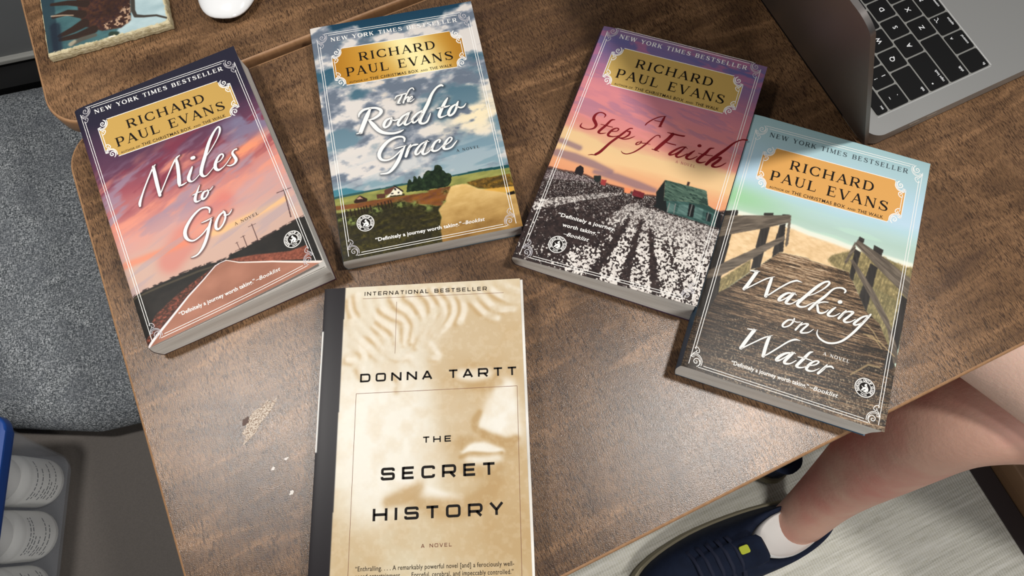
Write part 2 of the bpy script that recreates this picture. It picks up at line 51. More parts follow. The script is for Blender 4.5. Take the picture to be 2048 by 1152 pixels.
ART = {"A":{"ground":[[-2.23,163.94],[4.9,163.31],[16.19,163.06],[30.38,163.06],[40.4,163.17],[50.3,163.96],[58.8,164.78],[64.11,166.5],[72.0,167.21],[75.55,165.63],[78.62,165.57],[87.9,165.37],[96.63,165.19],[105.54,164.72],[113.14,164.56],[122.09,163.69],[138.0,163.8],[140.0,158.0],[140.0,210.0],[-5.0,210.0]],"road":[[1.73,202.6],[9.41,197.52],[22.08,190.08],[37.7,180.8],[50.46,174.66],[62.0,168.43],[65.86,167.88],[70.59,168.09],[78.53,173.95],[100.78,184.97],[133.7,203.62],[140.0,190.0],[140.0,210.0],[4.0,210.0]],"wl":[[1.14,202.28,1.72],[22.08,190.08,1.15],[37.7,180.8,0.83],[50.46,174.66,0.56],[62.0,168.43,0.35],[65.86,167.88,0.21],[70.59,168.09,0.21]],"wr":[[70.59,168.09,0.21],[78.53,173.95,0.43],[100.78,184.97,0.83],[136.42,205.26,1.47]],"shl":[[62.0,168.43],[43.95,172.45],[25.89,177.7],[12.24,183.42],[8.49,186.68],[8.76,192.76],[-0.8,197.26],[1.73,202.6],[22.08,190.08],[37.7,180.8],[50.46,174.66]],"grass":[[70.93,168.5],[77.18,169.76],[91.02,173.95],[114.52,183.75],[127.24,185.65],[127.15,197.43],[101.0,184.38],[111.71,191.21],[78.99,173.32]],"lline":[[-0.42,164.88,0.55],[4.42,164.97,0.55],[22.61,165.23,0.56],[49.43,166.67,0.56],[62.0,168.43,0.35]],"streak":[[1.4,138.65,0.98],[4.76,139.21,1.27],[22.94,140.29,1.14],[39.84,141.78,0.86],[48.48,142.19,0.72]],"streak2":[[68.13,144.17,1.19],[77.67,145.02,1.8],[86.42,144.75,2.05],[104.68,144.47,1.46],[124.13,143.58,0.87]],"pole0":[[127.05,135.4,1.0],[124.31,159.33,1.34]],"bar0":[[121.35,136.33,0.99],[132.03,137.35,0.81]],"pole1":[[96.31,150.69,0.66],[96.33,165.5,0.77]],"bar1":[[93.5,151.57,0.54],[99.08,151.7,0.54]],"pole2":[[87.7,156.24,0.48],[87.75,165.43,0.53]],"bar2":[[85.69,156.68,0.36],[89.11,156.62,0.36]],"pole3":[[81.89,158.75,0.3],[82.28,165.27,0.41]],"bar3":[[80.84,159.14,0.24],[82.82,159.09,0.24]]},"B":{"hills":[[-0.95,145.86],[0.36,145.77],[4.95,145.65],[9.52,145.67],[13.26,147.04],[16.88,149.25],[21.95,150.46],[23.72,151.77],[0.99,150.95],[-1.63,151.11]],"ground":[[-1.77,152.16],[21.76,151.72],[38.81,151.83],[55.93,152.01],[72.23,154.34],[88.11,153.04],[90.03,152.95],[110.97,153.29],[132.54,154.29],[140.0,150.0],[140.0,210.0],[-5.0,210.0]],"ridge":[[-1.65,151.25],[21.84,151.23],[38.88,151.34],[49.54,150.67],[56.04,151.31],[55.85,152.5],[38.7,152.53],[21.61,152.77],[-1.86,152.86]],"ridge2":[[88.97,151.82],[101.71,151.69],[111.37,151.26],[124.07,151.81],[133.65,152.06],[133.47,154.49],[110.97,153.29],[90.01,153.08]],"brown":[[-1.32,158.69],[15.41,159.72],[37.54,160.08],[51.84,160.93],[70.89,162.05],[68.52,160.35],[79.84,160.32],[87.38,160.52],[81.75,170.67],[77.19,175.15],[66.59,171.56],[50.3,166.35],[27.64,165.15],[-1.72,161.8]],"dark":[[-2.71,164.42],[14.64,165.25],[42.07,164.62],[51.05,165.79],[66.94,172.72],[67.19,171.69],[74.18,174.52],[77.61,174.56],[74.81,178.03],[76.16,184.38],[73.93,189.92],[74.57,196.69],[74.84,202.02],[73.09,204.92],[60.0,210.0],[-5.0,210.0]],"road":[[87.31,160.85],[91.21,160.29],[98.7,160.82],[100.95,162.34],[107.06,166.73],[117.2,169.9],[127.6,174.84],[134.82,176.71],[140.0,175.0],[140.0,210.0],[72.98,205.55],[73.95,193.25],[73.93,189.92],[76.28,183.73],[74.92,177.38],[81.51,171.99],[81.99,169.36]],"rfield":[[99.5,159.95],[108.56,159.07],[132.71,159.6],[133.65,170.25],[117.34,169.24],[107.13,166.4],[101.01,162.0]],"orange":[[109.91,168.37],[117.47,168.58],[128.03,169.76],[133.96,170.31],[133.96,174.8],[127.67,174.51]],"blk":[[126.96,174.85],[132.88,173.89],[133.26,176.58],[128.44,176.87]],"tree":[[66.55,157.18],[66.96,151.03],[69.29,146.64],[72.74,143.16],[73.98,145.17],[76.91,144.74],[78.12,141.47],[80.48,140.7],[83.03,142.5],[83.65,146.15],[85.73,148.69],[88.54,150.68],[89.7,153.02],[87.93,157.52],[85.55,160.14],[79.78,160.65],[71.75,159.79]],"tree2":[[53.88,158.47],[55.12,152.93],[56.65,149.61],[58.03,148.07],[59.04,151.21],[60.12,150.7],[60.96,147.59],[62.19,146.23],[63.22,148.79],[63.26,151.73],[64.61,147.62],[65.79,146.54],[66.5,150.21],[68.54,149.91],[70.88,145.99],[72.84,150.81],[71.19,160.31]],"hwall":[[37.91,159.8],[41.25,157.26],[46.29,152.39],[51.0,157.15],[50.38,159.76],[41.67,158.79],[40.88,159.7]],"hroof":[[37.52,156.84],[37.92,153.31],[45.05,151.91],[46.46,152.2],[41.23,157.4],[38.27,157.5]],"hedge":[[46.03,151.97,0.55],[48.92,154.54,0.54],[51.26,157.2,0.61]],"hbase":[[40.95,159.22,0.95],[51.34,159.96,1.08]],"win0":[[45.28,153.41],[46.78,153.5],[46.55,155.34],[45.19,155.2]],"win1":[[42.51,156.8],[44.28,156.82],[44.09,158.0],[42.46,157.95]],"win2":[[47.55,156.93],[48.73,156.96],[48.58,158.3],[47.47,158.28]],"barn":[[14.08,157.65],[19.16,153.91],[24.31,157.65],[24.0,159.74],[14.13,159.59]],"barnf":[[15.85,156.59],[19.05,154.75],[20.98,157.17]],"shed":[[31.62,155.96],[38.16,156.03],[37.7,159.9],[31.44,159.37]],"bush":[[28.49,168.17,7.37],[31.22,167.32,6.04],[9.73,172.68,6.65],[11.42,174.44,5.31],[47.03,166.38,7.41],[49.45,167.6,5.39],[1.77,169.6,4.66]],"bush2":[[67.94,174.56,5.75],[58.38,168.47,5.76],[82.95,164.07,5.17],[80.61,171.79,3.53]],"posts":[[7.65,166.61],[10.58,166.52],[13.77,166.84],[16.43,166.33],[18.68,166.45],[20.67,166.16],[22.66,165.87],[25.55,166.13],[31.43,165.94],[34.06,165.79],[36.69,165.63],[39.33,165.47],[41.28,165.52]]},"C":{"field":[[-2.96,129.7],[0.8,129.03],[10.45,129.3],[19.73,128.52],[29.16,128.22],[42.72,130.84],[57.8,131.06],[70.17,132.84],[81.06,130.76],[130.04,129.72],[140.0,125.0],[140.0,210.0],[-5.0,210.0],[-5.0,112.0]],"ctop":[[65.51,141.34],[72.04,138.86],[79.8,140.33],[88.25,140.73],[97.79,141.37],[108.27,141.73],[118.73,142.09],[134.65,143.67],[140.0,150.0],[140.0,210.0],[40.0,210.0],[37.13,192.81]],"band1":[[-0.39,162.02],[0.48,155.77],[24.5,147.04],[41.6,139.45],[58.73,134.01],[58.65,136.21],[32.71,148.09],[16.26,157.17],[2.5,164.58]],"band0":[[-2.67,130.5],[10.73,130.1],[31.15,129.4],[41.27,131.26],[27.63,133.07],[-0.53,138.7]],"gap0":[[70.47,152.12,0.4],[58.36,203.34,4.98]],"gap1":[[78.83,151.88,0.4],[80.98,204.07,4.58]],"gap2":[[87.05,157.11,0.4],[104.14,200.54,4.2]],"gap3":[[99.51,162.14,0.2],[125.79,198.45,2.67]],"vp":[[72.84,137.06]],"lefthi":[[62.07,144.65],[67.62,143.03],[58.43,188.79],[37.79,194.71],[37.18,184.36]],"roof":[[85.91,115.33],[116.83,115.66],[121.06,127.17],[104.33,128.02],[89.72,131.7]],"gable":[[85.91,115.33],[82.51,126.86],[85.23,135.88],[83.31,138.16],[94.94,140.49],[91.16,131.28],[89.72,131.7]],"wall":[[89.72,131.7],[104.33,128.02],[121.06,127.17],[128.02,129.74],[131.07,141.9],[94.3,140.11]],"ext":[[120.92,126.64],[129.68,130.11],[126.17,131.53],[115.33,129.99],[104.33,128.02]],"rightdark":[[128.02,129.74],[130.81,129.5],[134.22,142.11],[129.97,141.65]],"door":[[107.68,128.77],[111.92,128.97],[113.16,138.89],[109.03,138.96]],"p1":[[101.24,131.79],[107.89,130.43],[108.96,138.69],[101.24,138.94]],"p2":[[112.29,130.3],[118.52,130.21],[119.36,138.8],[113.33,139.13]],"p3":[[93.72,132.84],[98.36,132.63],[98.61,138.85],[94.39,139.51]],"w1":[[121.18,132.29],[124.99,132.9],[125.62,138.97],[122.45,138.75]],"post0":[[94.12,132.43,0.42],[94.46,139.77,0.42]],"post1":[[98.44,132.03,0.42],[99.25,139.24,0.42]],"post2":[[109.91,129.27,0.42],[110.39,138.28,0.42]],"post3":[[122.62,131.88,0.31],[122.93,138.61,0.31]],"chim":[[101.86,112.42],[103.46,112.13],[103.64,115.54],[101.79,115.5]],"red":[[66.42,129.24],[74.6,129.87],[74.82,134.31],[66.68,134.26]],"redsh":[[66.99,134.41],[74.82,134.31],[73.62,135.53],[69.45,135.59]],"org":[[59.42,129.54],[64.25,129.0],[65.05,133.24],[60.39,133.44]],"tractor":[[34.95,126.52],[40.02,125.03],[41.34,129.05],[39.03,131.66],[36.02,129.73]],"redbin":[[41.3,127.74],[45.18,127.48],[45.48,132.04],[41.9,131.96]],"tree":[[20.31,128.35],[20.47,123.69],[22.76,121.05],[25.33,122.26],[27.05,126.19],[26.33,129.23]],"cloud1":[[2.15,115.62,3.36],[15.84,116.23,4.61],[30.79,117.61,3.34],[46.01,120.04,1.25]],"cloud2":[[34.76,123.35,0.83],[51.11,123.12,3.32],[68.07,124.97,3.71],[80.58,125.83,1.23]],"cloud3":[[1.63,105.2,1.7],[17.09,107.69,1.69]],"ora":[[-2.91,104.18,0.0],[149.02,75.73,0.0]]},"D":{"seatop":[[-17.41,69.14],[1.42,66.46],[40.4,67.96],[78.01,66.06],[127.23,62.45],[149.37,59.65]],"foam":[[-19.52,90.17,2.15],[9.37,82.34,1.72],[49.3,80.61,1.85],[60.06,82.02,1.84],[76.25,82.2,2.17],[87.71,83.31,1.83],[132.09,83.06,1.64]],"sand":[[-20.61,91.34],[9.55,83.07],[48.01,81.04],[60.29,83.11],[87.71,83.31],[94.44,85.09],[136.08,83.48],[128.82,111.91],[92.0,101.9],[64.16,101.59],[63.96,100.59],[43.24,102.68],[35.95,112.32],[9.34,146.31],[-3.47,153.51]],"grassr":[[76.1,97.56],[78.42,93.2],[84.09,89.49],[92.78,84.75],[111.54,82.89],[129.37,85.75],[136.83,83.23],[136.13,109.45],[136.42,131.06],[131.62,148.24],[125.93,150.14],[116.93,132.67],[108.04,125.67],[101.79,116.77],[92.0,101.9],[81.55,101.03]],"grassl":[[9.63,134.57],[25.55,114.33],[27.11,123.5],[15.7,139.82],[10.13,146.76],[-1.01,152.68]],"walk":[[43.24,102.68],[63.96,100.59],[64.16,101.59],[92.0,101.9],[108.04,125.67],[118.37,132.18],[128.77,149.19],[135.03,162.21],[140.0,160.0],[140.0,210.0],[-5.0,210.0],[-5.0,150.0],[5.3,151.27],[9.34,146.31],[15.7,139.82],[27.74,123.29],[35.95,112.32]],"rail":[[-7.39,90.81],[-1.78,88.11],[44.71,72.32],[44.96,78.16],[30.12,87.5],[-0.22,104.78],[-4.29,107.7]],"endp":[[44.07,78.85],[45.11,72.58],[47.72,94.68],[46.69,97.71],[45.69,95.37]],"capa":[[-0.88,83.44],[8.17,80.36],[8.57,84.75],[-1.74,88.26]],"capb":[[26.18,76.63],[32.65,74.43],[32.83,76.75],[26.37,78.94]],"capc":[[38.85,73.52],[43.66,72.28],[43.55,73.35],[38.84,74.71]],"pa":[[26.28,88.81],[32.52,85.91],[33.16,117.74],[27.32,121.58],[26.68,104.87]],"pb":[[38.93,82.17],[42.54,79.76],[45.69,101.47],[43.24,102.68],[39.08,108.25],[38.35,93.25]],"pc":[[-1.58,104.85],[8.15,99.62],[8.41,114.09],[8.4,124.62],[10.4,145.23],[6.19,164.45],[-1.1,166.9],[-2.75,131.37]],"low":[[-2.2,133.41],[13.43,117.68],[43.61,89.15],[44.97,92.16],[26.64,113.21],[9.1,132.54],[-0.92,138.13]],"rrail":[[91.84,79.65],[93.55,75.88],[104.66,79.83],[116.6,84.75],[126.91,90.1],[136.1,93.99],[136.38,111.06],[127.53,103.8],[113.53,94.63],[102.7,86.78]],"brace":[[91.9,77.81],[87.62,95.44],[89.05,96.73],[93.37,82.75]],"rca":[[94.22,72.92],[98.01,73.92],[97.53,77.9],[93.6,76.14]],"rcb":[[104.97,76.11],[111.88,77.84],[111.54,82.89],[105.18,80.55]],"rpa":[[92.47,83.06],[97.14,84.62],[96.66,95.04],[95.82,107.59],[92.99,105.07],[92.9,91.87]],"rpb":[[104.93,90.47],[110.36,92.18],[108.54,126.34],[101.79,116.77],[103.72,101.44]],"rlow":[[91.03,92.5],[93.27,91.75],[109.59,108.13],[123.62,127.1],[131.69,144.03],[134.95,155.07],[131.43,156.25],[124.07,134.39],[111.28,117.82],[100.32,104.33]],"rpc":[[129.15,106.69],[134.55,109.13],[133.52,127.09],[133.11,143.56],[132.01,159.84],[125.68,161.96]],"weeds0":[[106.32,172.83,0.57],[115.96,162.53,0.77],[123.54,162.02,0.58]],"weeds1":[[112.51,143.05,0.59],[120.56,144.53,0.59],[131.34,151.25,0.39]],"weeds2":[[109.53,142.55,0.46],[115.53,142.17,0.54],[122.68,148.67,0.3]],"weeds3":[[109.72,135.09,0.39],[114.86,138.31,0.46],[120.48,144.57,0.23]]}}
FACE = [[0,0.6,0,15.21,[[102.89,40.67,22.44],[124.61,51.31,31.41],[141.98,70.75,21.7]]],[0,0.5,0,9.5,[[84.48,60.29,7.33],[102.49,67.71,12.71],[120.53,66.85,9.08]]],[0,0.6,0,9.5,[[88.05,73.31,7.22],[95.07,89.82,19.5],[98.42,105.76,15.67],[91.35,113.99,6.9]]],[0,0.5,0,11.41,[[87.83,120.62,5.14],[91.23,130.86,6.77],[101.44,138.01,8.4]]],[0,0.75,0,9.5,[[129.58,115.97,5.16],[128.98,132.78,15.19],[121.67,147.22,18.27],[127.71,168.32,22.69]]],[0,0.6,0,15.21,[[124.27,171.29,22.61],[126.77,194.49,26.72],[110.06,210.11,23.15]]],[0,0.6,0,11.41,[[20.32,159.89,11.5],[22.74,175.72,17.75],[31.81,194.51,18.93]]],[0,0.45,0,11.41,[[57.47,164.88,8.15],[72.52,160.86,11.46],[94.29,169.83,9.72]]],[1,0.9,0,13.31,[[47.1,87.29,23.16],[42.37,108.03,26.12],[48.24,132.01,20.33]]],[1,0.8,0,11.41,[[36.64,144.59,15.04],[30.48,117.68,18.96],[27.49,86.25,16.06]]],[1,0.6,0,7.6,[[65.11,105.76,12.21],[73.98,123.28,13.67],[72.32,133.23,8.45]]],[1,1.0,0,4.18,[[125.61,77.13,8.98],[125.15,91.41,11.32],[126.51,103.76,12.21],[128.92,109.93,6.24]]],[1,0.9,0,3.42,[[118.17,87.49,5.33],[116.13,97.98,10.53],[112.51,102.15,7.69]]],[0,0.9,0,1.71,[[108.49,92.3,1.06],[105.57,97.42,2.46],[105.83,102.68,2.1],[110.67,106.4,1.74]]],[0,0.95,0,2.28,[[110.66,106.74,1.74],[117.55,110.89,4.5],[125.32,113.35,4.49],[132.39,110.63,1.38]]],[0,0.7,0,4.18,[[96.61,110.84,2.42],[105.3,113.0,4.49],[119.15,116.11,4.47],[129.53,117.33,3.09]]],[1,0.95,0,1.9,[[98.61,118.12,1.03],[103.52,115.3,3.1],[110.48,114.98,3.79],[115.66,116.61,3.44],[121.86,118.29,1.37]]],[0,1.0,0,1.14,[[95.81,120.69,1.03],[101.72,119.29,1.89],[110.37,120.42,2.23],[118.16,120.48,1.71],[122.53,119.35,0.69]]],[1,0.8,0,2.66,[[101.66,123.35,2.05],[110.27,124.8,4.09],[118.94,123.56,2.39]]],[0,0.75,0,3.04,[[99.86,128.3,2.04],[110.16,130.16,4.07],[120.54,128.01,2.38]]],[1,1.0,0,2.66,[[55.44,130.72,1.7],[61.2,135.65,4.38],[70.68,141.72,6.03],[82.62,146.24,5.66],[94.5,148.46,2.32]]],[0,0.8,0,3.42,[[48.61,146.49,1.33],[57.07,144.31,4.34],[64.7,141.42,4.02],[68.25,138.32,1.34]]],[0,0.8,0,4.18,[[67.33,147.43,2.0],[80.92,151.67,5.63],[96.15,152.42,6.61],[109.8,146.62,5.65],[118.56,137.22,3.36]]],[0,0.9,0,1.33,[[91.67,68.77,0.91],[98.84,70.98,1.81],[107.81,72.19,2.35],[115.94,70.08,1.81],[120.51,67.4,0.91]]],[0,0.7,0,2.28,[[93.52,63.0,1.1],[104.39,61.74,2.19],[117.02,63.16,1.46]]],[1,0.7,0,3.42,[[97.1,66.13,2.91],[106.1,67.35,4.0],[114.23,66.32,2.55]]],[0,0.6,0,2.66,[[102.38,75.16,1.44],[113.13,75.02,2.52],[122.16,72.6,1.44]]],[0,0.6,0,0.57,[[97.31,110.19,0.52],[96.21,115.61,0.52]]],[0,0.55,1.71,2.09,[[16.95,10.62],[18.24,18.57],[24.3,29.6],[34.81,38.81],[42.45,48.68]]],[1,0.7,1.9,1.9,[[19.34,9.37],[20.62,17.33],[26.66,28.38],[37.16,37.6],[44.8,47.5]]],[0,0.55,1.71,2.09,[[21.49,6.91],[23.79,16.92],[31.63,27.11],[40.23,35.29],[46.98,47.05]]],[1,0.7,1.9,1.9,[[23.89,5.65],[26.17,15.68],[34.0,25.89],[42.6,34.08],[49.34,45.86]]],[0,0.55,1.71,2.09,[[28.18,9.28],[31.35,19.31],[40.0,27.58],[48.53,34.79],[51.57,47.3]]],[1,0.7,1.9,1.9,[[30.58,8.02],[33.74,18.07],[42.38,26.35],[50.9,33.58],[53.92,46.11]]],[0,0.55,1.71,2.09,[[36.66,9.76],[39.71,17.82],[47.32,23.13],[55.8,28.46],[56.08,43.78]]],[1,0.7,1.9,1.9,[[39.06,8.5],[42.11,16.58],[49.71,21.9],[58.19,27.24],[58.44,42.58]]],[0,0.55,1.71,2.09,[[47.01,10.34],[50.9,16.49],[58.47,21.81],[63.25,30.8],[61.56,42.18]]],[1,0.7,1.9,1.9,[[49.42,9.09],[53.31,15.24],[60.88,20.58],[65.64,29.59],[63.93,40.98]]],[0,0.55,1.71,2.09,[[57.34,9.94],[63.04,15.2],[68.75,25.31],[68.84,34.96],[65.28,46.17]]],[1,0.7,1.9,1.9,[[59.76,8.68],[65.46,13.96],[71.16,24.08],[71.23,33.75],[67.65,44.98]]],[0,0.55,1.71,2.09,[[67.65,7.54],[73.33,13.81],[75.25,23.73],[71.61,35.11],[67.97,40.64]]],[1,0.7,1.9,1.9,[[70.08,6.28],[75.76,12.57],[77.66,22.5],[74.0,33.9],[70.35,39.44]]],[0,0.55,1.71,2.09,[[75.17,5.97],[80.82,14.24],[82.69,24.14],[77.14,33.5],[71.68,44.63]]],[1,0.7,1.9,1.9,[[77.61,4.72],[83.26,12.99],[85.11,22.91],[79.54,32.29],[74.06,43.44]]],[0,0.55,1.71,2.09,[[82.7,6.4],[88.31,13.67],[90.13,22.61],[85.46,32.04],[77.16,39.24]]],[1,0.7,1.9,1.9,[[85.15,5.15],[90.76,12.43],[92.56,21.38],[87.87,30.83],[79.55,38.04]]],[0,0.55,1.71,2.09,[[90.23,5.84],[95.8,14.1],[96.64,22.98],[93.79,30.58]]],[1,0.7,1.9,1.9,[[92.69,4.58],[98.25,12.85],[99.08,21.75],[96.21,29.36]]],[0,0.55,1.71,2.09,[[95.89,5.16],[103.27,15.51],[112.39,25.81],[119.73,29.13]]],[1,0.7,1.9,1.9,[[98.35,3.9],[105.72,14.26],[114.84,24.58],[122.17,27.91]]],[0,0.55,1.71,2.09,[[103.43,4.59],[110.78,13.96],[119.91,22.33],[131.05,22.96]]],[1,0.7,1.9,1.9,[[105.9,3.33],[113.24,12.71],[122.36,21.1],[133.51,21.73]]],[0,0.55,1.71,2.09,[[112.86,4.13],[120.2,11.52],[131.25,17.09],[138.74,16.53]]],[1,0.7,1.9,1.9,[[115.34,2.86],[122.67,10.27],[133.72,15.85],[141.22,15.29]]],[0,0.55,1.71,2.09,[[122.32,2.66],[131.52,9.19],[140.81,11.7]]],[1,0.7,1.9,1.9,[[124.81,1.4],[134.01,7.93],[143.29,10.45]]],[0,0.55,1.71,2.09,[[17.66,26.33],[21.8,36.18],[31.39,46.2],[38.9,52.24]]],[1,0.7,1.9,1.9,[[20.02,25.11],[24.15,34.97],[33.73,45.0],[41.24,51.05]]],[0,0.55,1.71,2.09,[[20.2,41.8],[27.86,49.76],[26.4,58.99]]],[1,0.7,1.9,1.9,[[22.54,40.6],[30.19,48.57],[28.72,57.82]]],[0,0.55,1.71,2.09,[[40.57,46.7],[51.69,52.93],[58.99,53.33],[62.69,57.26]]],[1,0.7,1.9,1.9,[[42.91,45.51],[54.04,51.75],[61.34,52.15],[65.03,56.08]]],[0,0.55,1.71,2.09,[[73.51,44.73],[77.2,50.58],[79.03,54.42],[75.39,54.23]]],[1,0.7,1.9,1.9,[[75.89,43.54],[79.57,49.4],[81.4,53.25],[77.75,53.05]]],[0,0.55,1.71,2.09,[[17.04,52.91],[22.6,55.08],[28.43,64.63]]],[1,0.7,1.9,1.9,[[19.35,51.73],[24.92,53.9],[30.74,63.47]]],[0,0.55,1.71,2.09,[[51.97,65.9],[54.79,71.52],[53.07,75.06]]],[1,0.7,1.9,1.9,[[54.29,64.74],[57.11,70.38],[55.38,73.92]]]]
ORNAMENT = [[[1.15,12.41,0.44],[1.97,13.16,0.44],[3.29,12.85,0.44],[4.47,11.42,0.44],[4.52,9.88,0.44],[3.29,9.45,0.44],[2.5,10.51,0.39],[3.27,11.08,0.29]],[[0.5,6.42,0.49],[1.04,8.27,0.49],[2.01,9.37,0.44],[2.65,9.84,0.44]],[[1.04,7.74,0.44],[3.5,8.48,0.44],[6.16,7.3,0.44],[7.87,4.95,0.44],[8.12,2.41,0.44],[7.9,1.35,0.44]],[[1.26,6.82,0.34],[3.47,7.53,0.34],[5.9,6.41,0.34],[7.07,4.46,0.34],[7.2,2.36,0.34]],[[6.75,4.2,0.39],[5.15,5.57,0.49],[3.38,5.17,0.49],[2.6,3.71,0.48],[3.36,2.24,0.48],[4.78,2.3,0.49],[4.86,3.59,0.44],[3.87,3.79,0.34]],[[5.91,4.75,0.39],[6.82,3.09,0.49],[6.59,1.34,0.58],[5.42,0.09,0.39]],[[-0.24,6.27,0.58],[1.46,5.8,0.44],[2.35,6.25,0.29]]]
COVER = {"A":[[-328.4,328.1,23.0],[-204.2,373.1,27.0],[-129.6,182.7,38.0],[-254.2,133.4,25.0]],"B":[[-147.0,391.3,18.0],[-15.8,407.0,17.0],[11.3,206.4,17.0],[-120.1,188.8,18.0]],"C":[[88.2,369.1,23.5],[207.1,317.2,28.0],[124.6,131.8,31.0],[2.0,182.1,20.0]],"D":[[190.9,278.7,26.5],[310.6,227.2,26.0],[233.2,39.3,28.0],[109.1,92.9,27.0]],"E":[[-131.8,167.0,24.0],[6.0,163.9,24.0],[-1.5,-47.4,24.0],[-142.5,-44.2,24.0]]}
BASE = {"A":[[-326.7,323.9],[-202.3,371.7],[-129.4,182.0],[-253.9,134.2]],"B":[[-147.2,390.4],[-15.0,407.8],[11.6,206.3],[-120.7,188.9]],"C":[[84.8,369.3],[207.0,315.9],[125.7,129.7],[3.5,183.1]],"D":[[189.5,279.1],[312.2,226.8],[232.5,39.9],[109.8,92.2]],"E":[[-131.8,167.0],[6.0,163.9],[-1.5,-47.4],[-142.5,-44.2]]}


# ------------------------------------------------------------------ materials
def s2l(c):
    c = np.asarray(c, float)
    return np.where(c <= 0.04045, c / 12.92, ((c + 0.055) / 1.055) ** 2.4)
def rgb(r, g, b):
    return tuple(float(v) for v in s2l(np.array([r, g, b]) / 255.0)) + (1.0,)
def new_mat(name, color=(0.8, 0.8, 0.8, 1), rough=0.5, spec=0.5, metal=0.0):
    m = bpy.data.materials.new(name); m.use_nodes = True
    b = m.node_tree.nodes['Principled BSDF']
    b.inputs['Base Color'].default_value = color
    b.inputs['Roughness'].default_value = rough
    b.inputs['Specular IOR Level'].default_value = spec
    b.inputs['Metallic'].default_value = metal
    return m
def N(m, kind, **kw):
    n = m.node_tree.nodes.new(kind)
    for k, v in kw.items(): setattr(n, k, v)
    return n
def LK(m, a, b): m.node_tree.links.new(a, b)
def BS(m): return m.node_tree.nodes['Principled BSDF']
def ramp(m, fac, stops, interp='LINEAR'):
    r = N(m, 'ShaderNodeValToRGB'); r.color_ramp.interpolation = interp
    e = r.color_ramp.elements
    while len(e) < len(stops): e.new(0.5)
    for el, (p, c) in zip(e, stops): el.position = p; el.color = c
    LK(m, fac, r.inputs[0]); return r.outputs[0]
def noise(m, scale, vec=None, detail=2.0, rough=0.5, dist=0.0, coord='Object'):
    tc = N(m, 'ShaderNodeTexCoord'); mp = N(m, 'ShaderNodeMapping'); mp.inputs['Scale'].default_value = scale
    LK(m, tc.outputs[coord], mp.inputs[0])
    n = N(m, 'ShaderNodeTexNoise'); n.inputs['Scale'].default_value = 1.0; n.inputs['Detail'].default_value = detail
    n.inputs['Roughness'].default_value = rough; n.inputs['Distortion'].default_value = dist
    LK(m, mp.outputs[0], n.inputs['Vector']); return n.outputs[0]
def mixc(m, fac, a, b, mode='MIX'):
    x = N(m, 'ShaderNodeMix', data_type='RGBA', blend_type=mode)
    for sock, v in ((x.inputs[0], fac), (x.inputs[6], a), (x.inputs[7], b)):
        if isinstance(v, (int, float, tuple)): sock.default_value = v
        else: LK(m, v, sock)
    return x.outputs[2]
def bump(m, h, strength, dist=0.001):
    b = N(m, 'ShaderNodeBump'); b.inputs['Strength'].default_value = strength; b.inputs['Distance'].default_value = dist
    LK(m, h, b.inputs['Height']); LK(m, b.outputs[0], BS(m).inputs['Normal'])

WHITE = (1, 1, 1, 1); BLACK = (0, 0, 0, 1)
def walnut():
    m = new_mat('walnut_laminate', rough=0.25, spec=0.52)
    fig = noise(m, (9, 3.0, 1), detail=4, rough=0.6, dist=1.2)
    base = ramp(m, fig, [(0.28, rgb(76, 55, 38)), (0.5, rgb(110, 82, 57)), (0.72, rgb(146, 112, 82))])
    cross = noise(m, (9, 46, 1), detail=3, rough=0.55, dist=1.4)
    base = mixc(m, ramp(m, cross, [(0.52, BLACK), (0.74, (0.8, 0.8, 0.8, 1))]), base, rgb(156, 118, 84))
    base = mixc(m, ramp(m, cross, [(0.26, (0.75, 0.75, 0.75, 1)), (0.47, BLACK)]), base, rgb(74, 54, 42))
    fleck = noise(m, (1250, 190, 1), detail=2, rough=0.6, dist=0.7)
    dark = ramp(m, fleck, [(0.50, BLACK), (0.585, (0.80, 0.80, 0.80, 1))])
    patch = noise(m, (42, 20, 1), detail=3)
    dark = mixc(m, 1.0, dark, ramp(m, patch, [(0.3, (0.45, 0.45, 0.45, 1)), (0.55, WHITE)]), 'MULTIPLY')
    base = mixc(m, dark, base, rgb(46, 31, 23))
    grain = noise(m, (2600, 420, 1), detail=1)
    base = mixc(m, 0.45, base, ramp(m, grain, [(0.3, (0.2, 0.2, 0.2, 1)), (0.7, (0.85, 0.85, 0.85, 1))]), 'OVERLAY')
    LK(m, base, BS(m).inputs['Base Color'])
    bump(m, noise(m, (1900, 1500, 1), detail=2), 0.30, 0.0004)
    return m
M_WALNUT = walnut()
M_BAND = new_mat('edge_banding', rgb(172, 132, 92), 0.5)
LK(M_BAND, mixc(M_BAND, noise(M_BAND, (300, 300, 60)), rgb(136, 98, 66), rgb(172, 132, 94)), BS(M_BAND).inputs['Base Color'])

def vcol_mat(name, rough=0.4, spec=0.35, bumpy=0.0):
    m = new_mat(name, rough=rough, spec=spec)
    a = N(m, 'ShaderNodeAttribute'); a.attribute_name = 'ink'
    LK(m, a.outputs['Color'], BS(m).inputs['Base Color'])
    if bumpy: bump(m, noise(m, (700, 700, 700)), bumpy, 0.0004)
    return m
M_PRINT = vcol_mat('printed_card', 0.38, 0.2)
M_PAPER = new_mat('page_edges', rgb(214, 210, 202), 0.8, 0.2)
LK(M_PAPER, ramp(M_PAPER, noise(M_PAPER, (30, 30, 2600), detail=2), [(0.3, rgb(208, 204, 196)), (0.6, rgb(240, 236, 229))]), BS(M_PAPER).inputs['Base Color'])
def ink(name, r, g, b, rough=0.45): return new_mat(name, rgb(r, g, b), 0.55, 0.12)
M_INKW = ink('white_ink', 246, 244, 240); M_INKK = ink('black_ink', 26, 22, 20); M_INKR = ink('crimson_ink', 122, 26, 32)
M_INKG = ink('soft_grey_ink', 200, 196, 200); M_INKB = ink('brown_black_ink', 44, 34, 26)

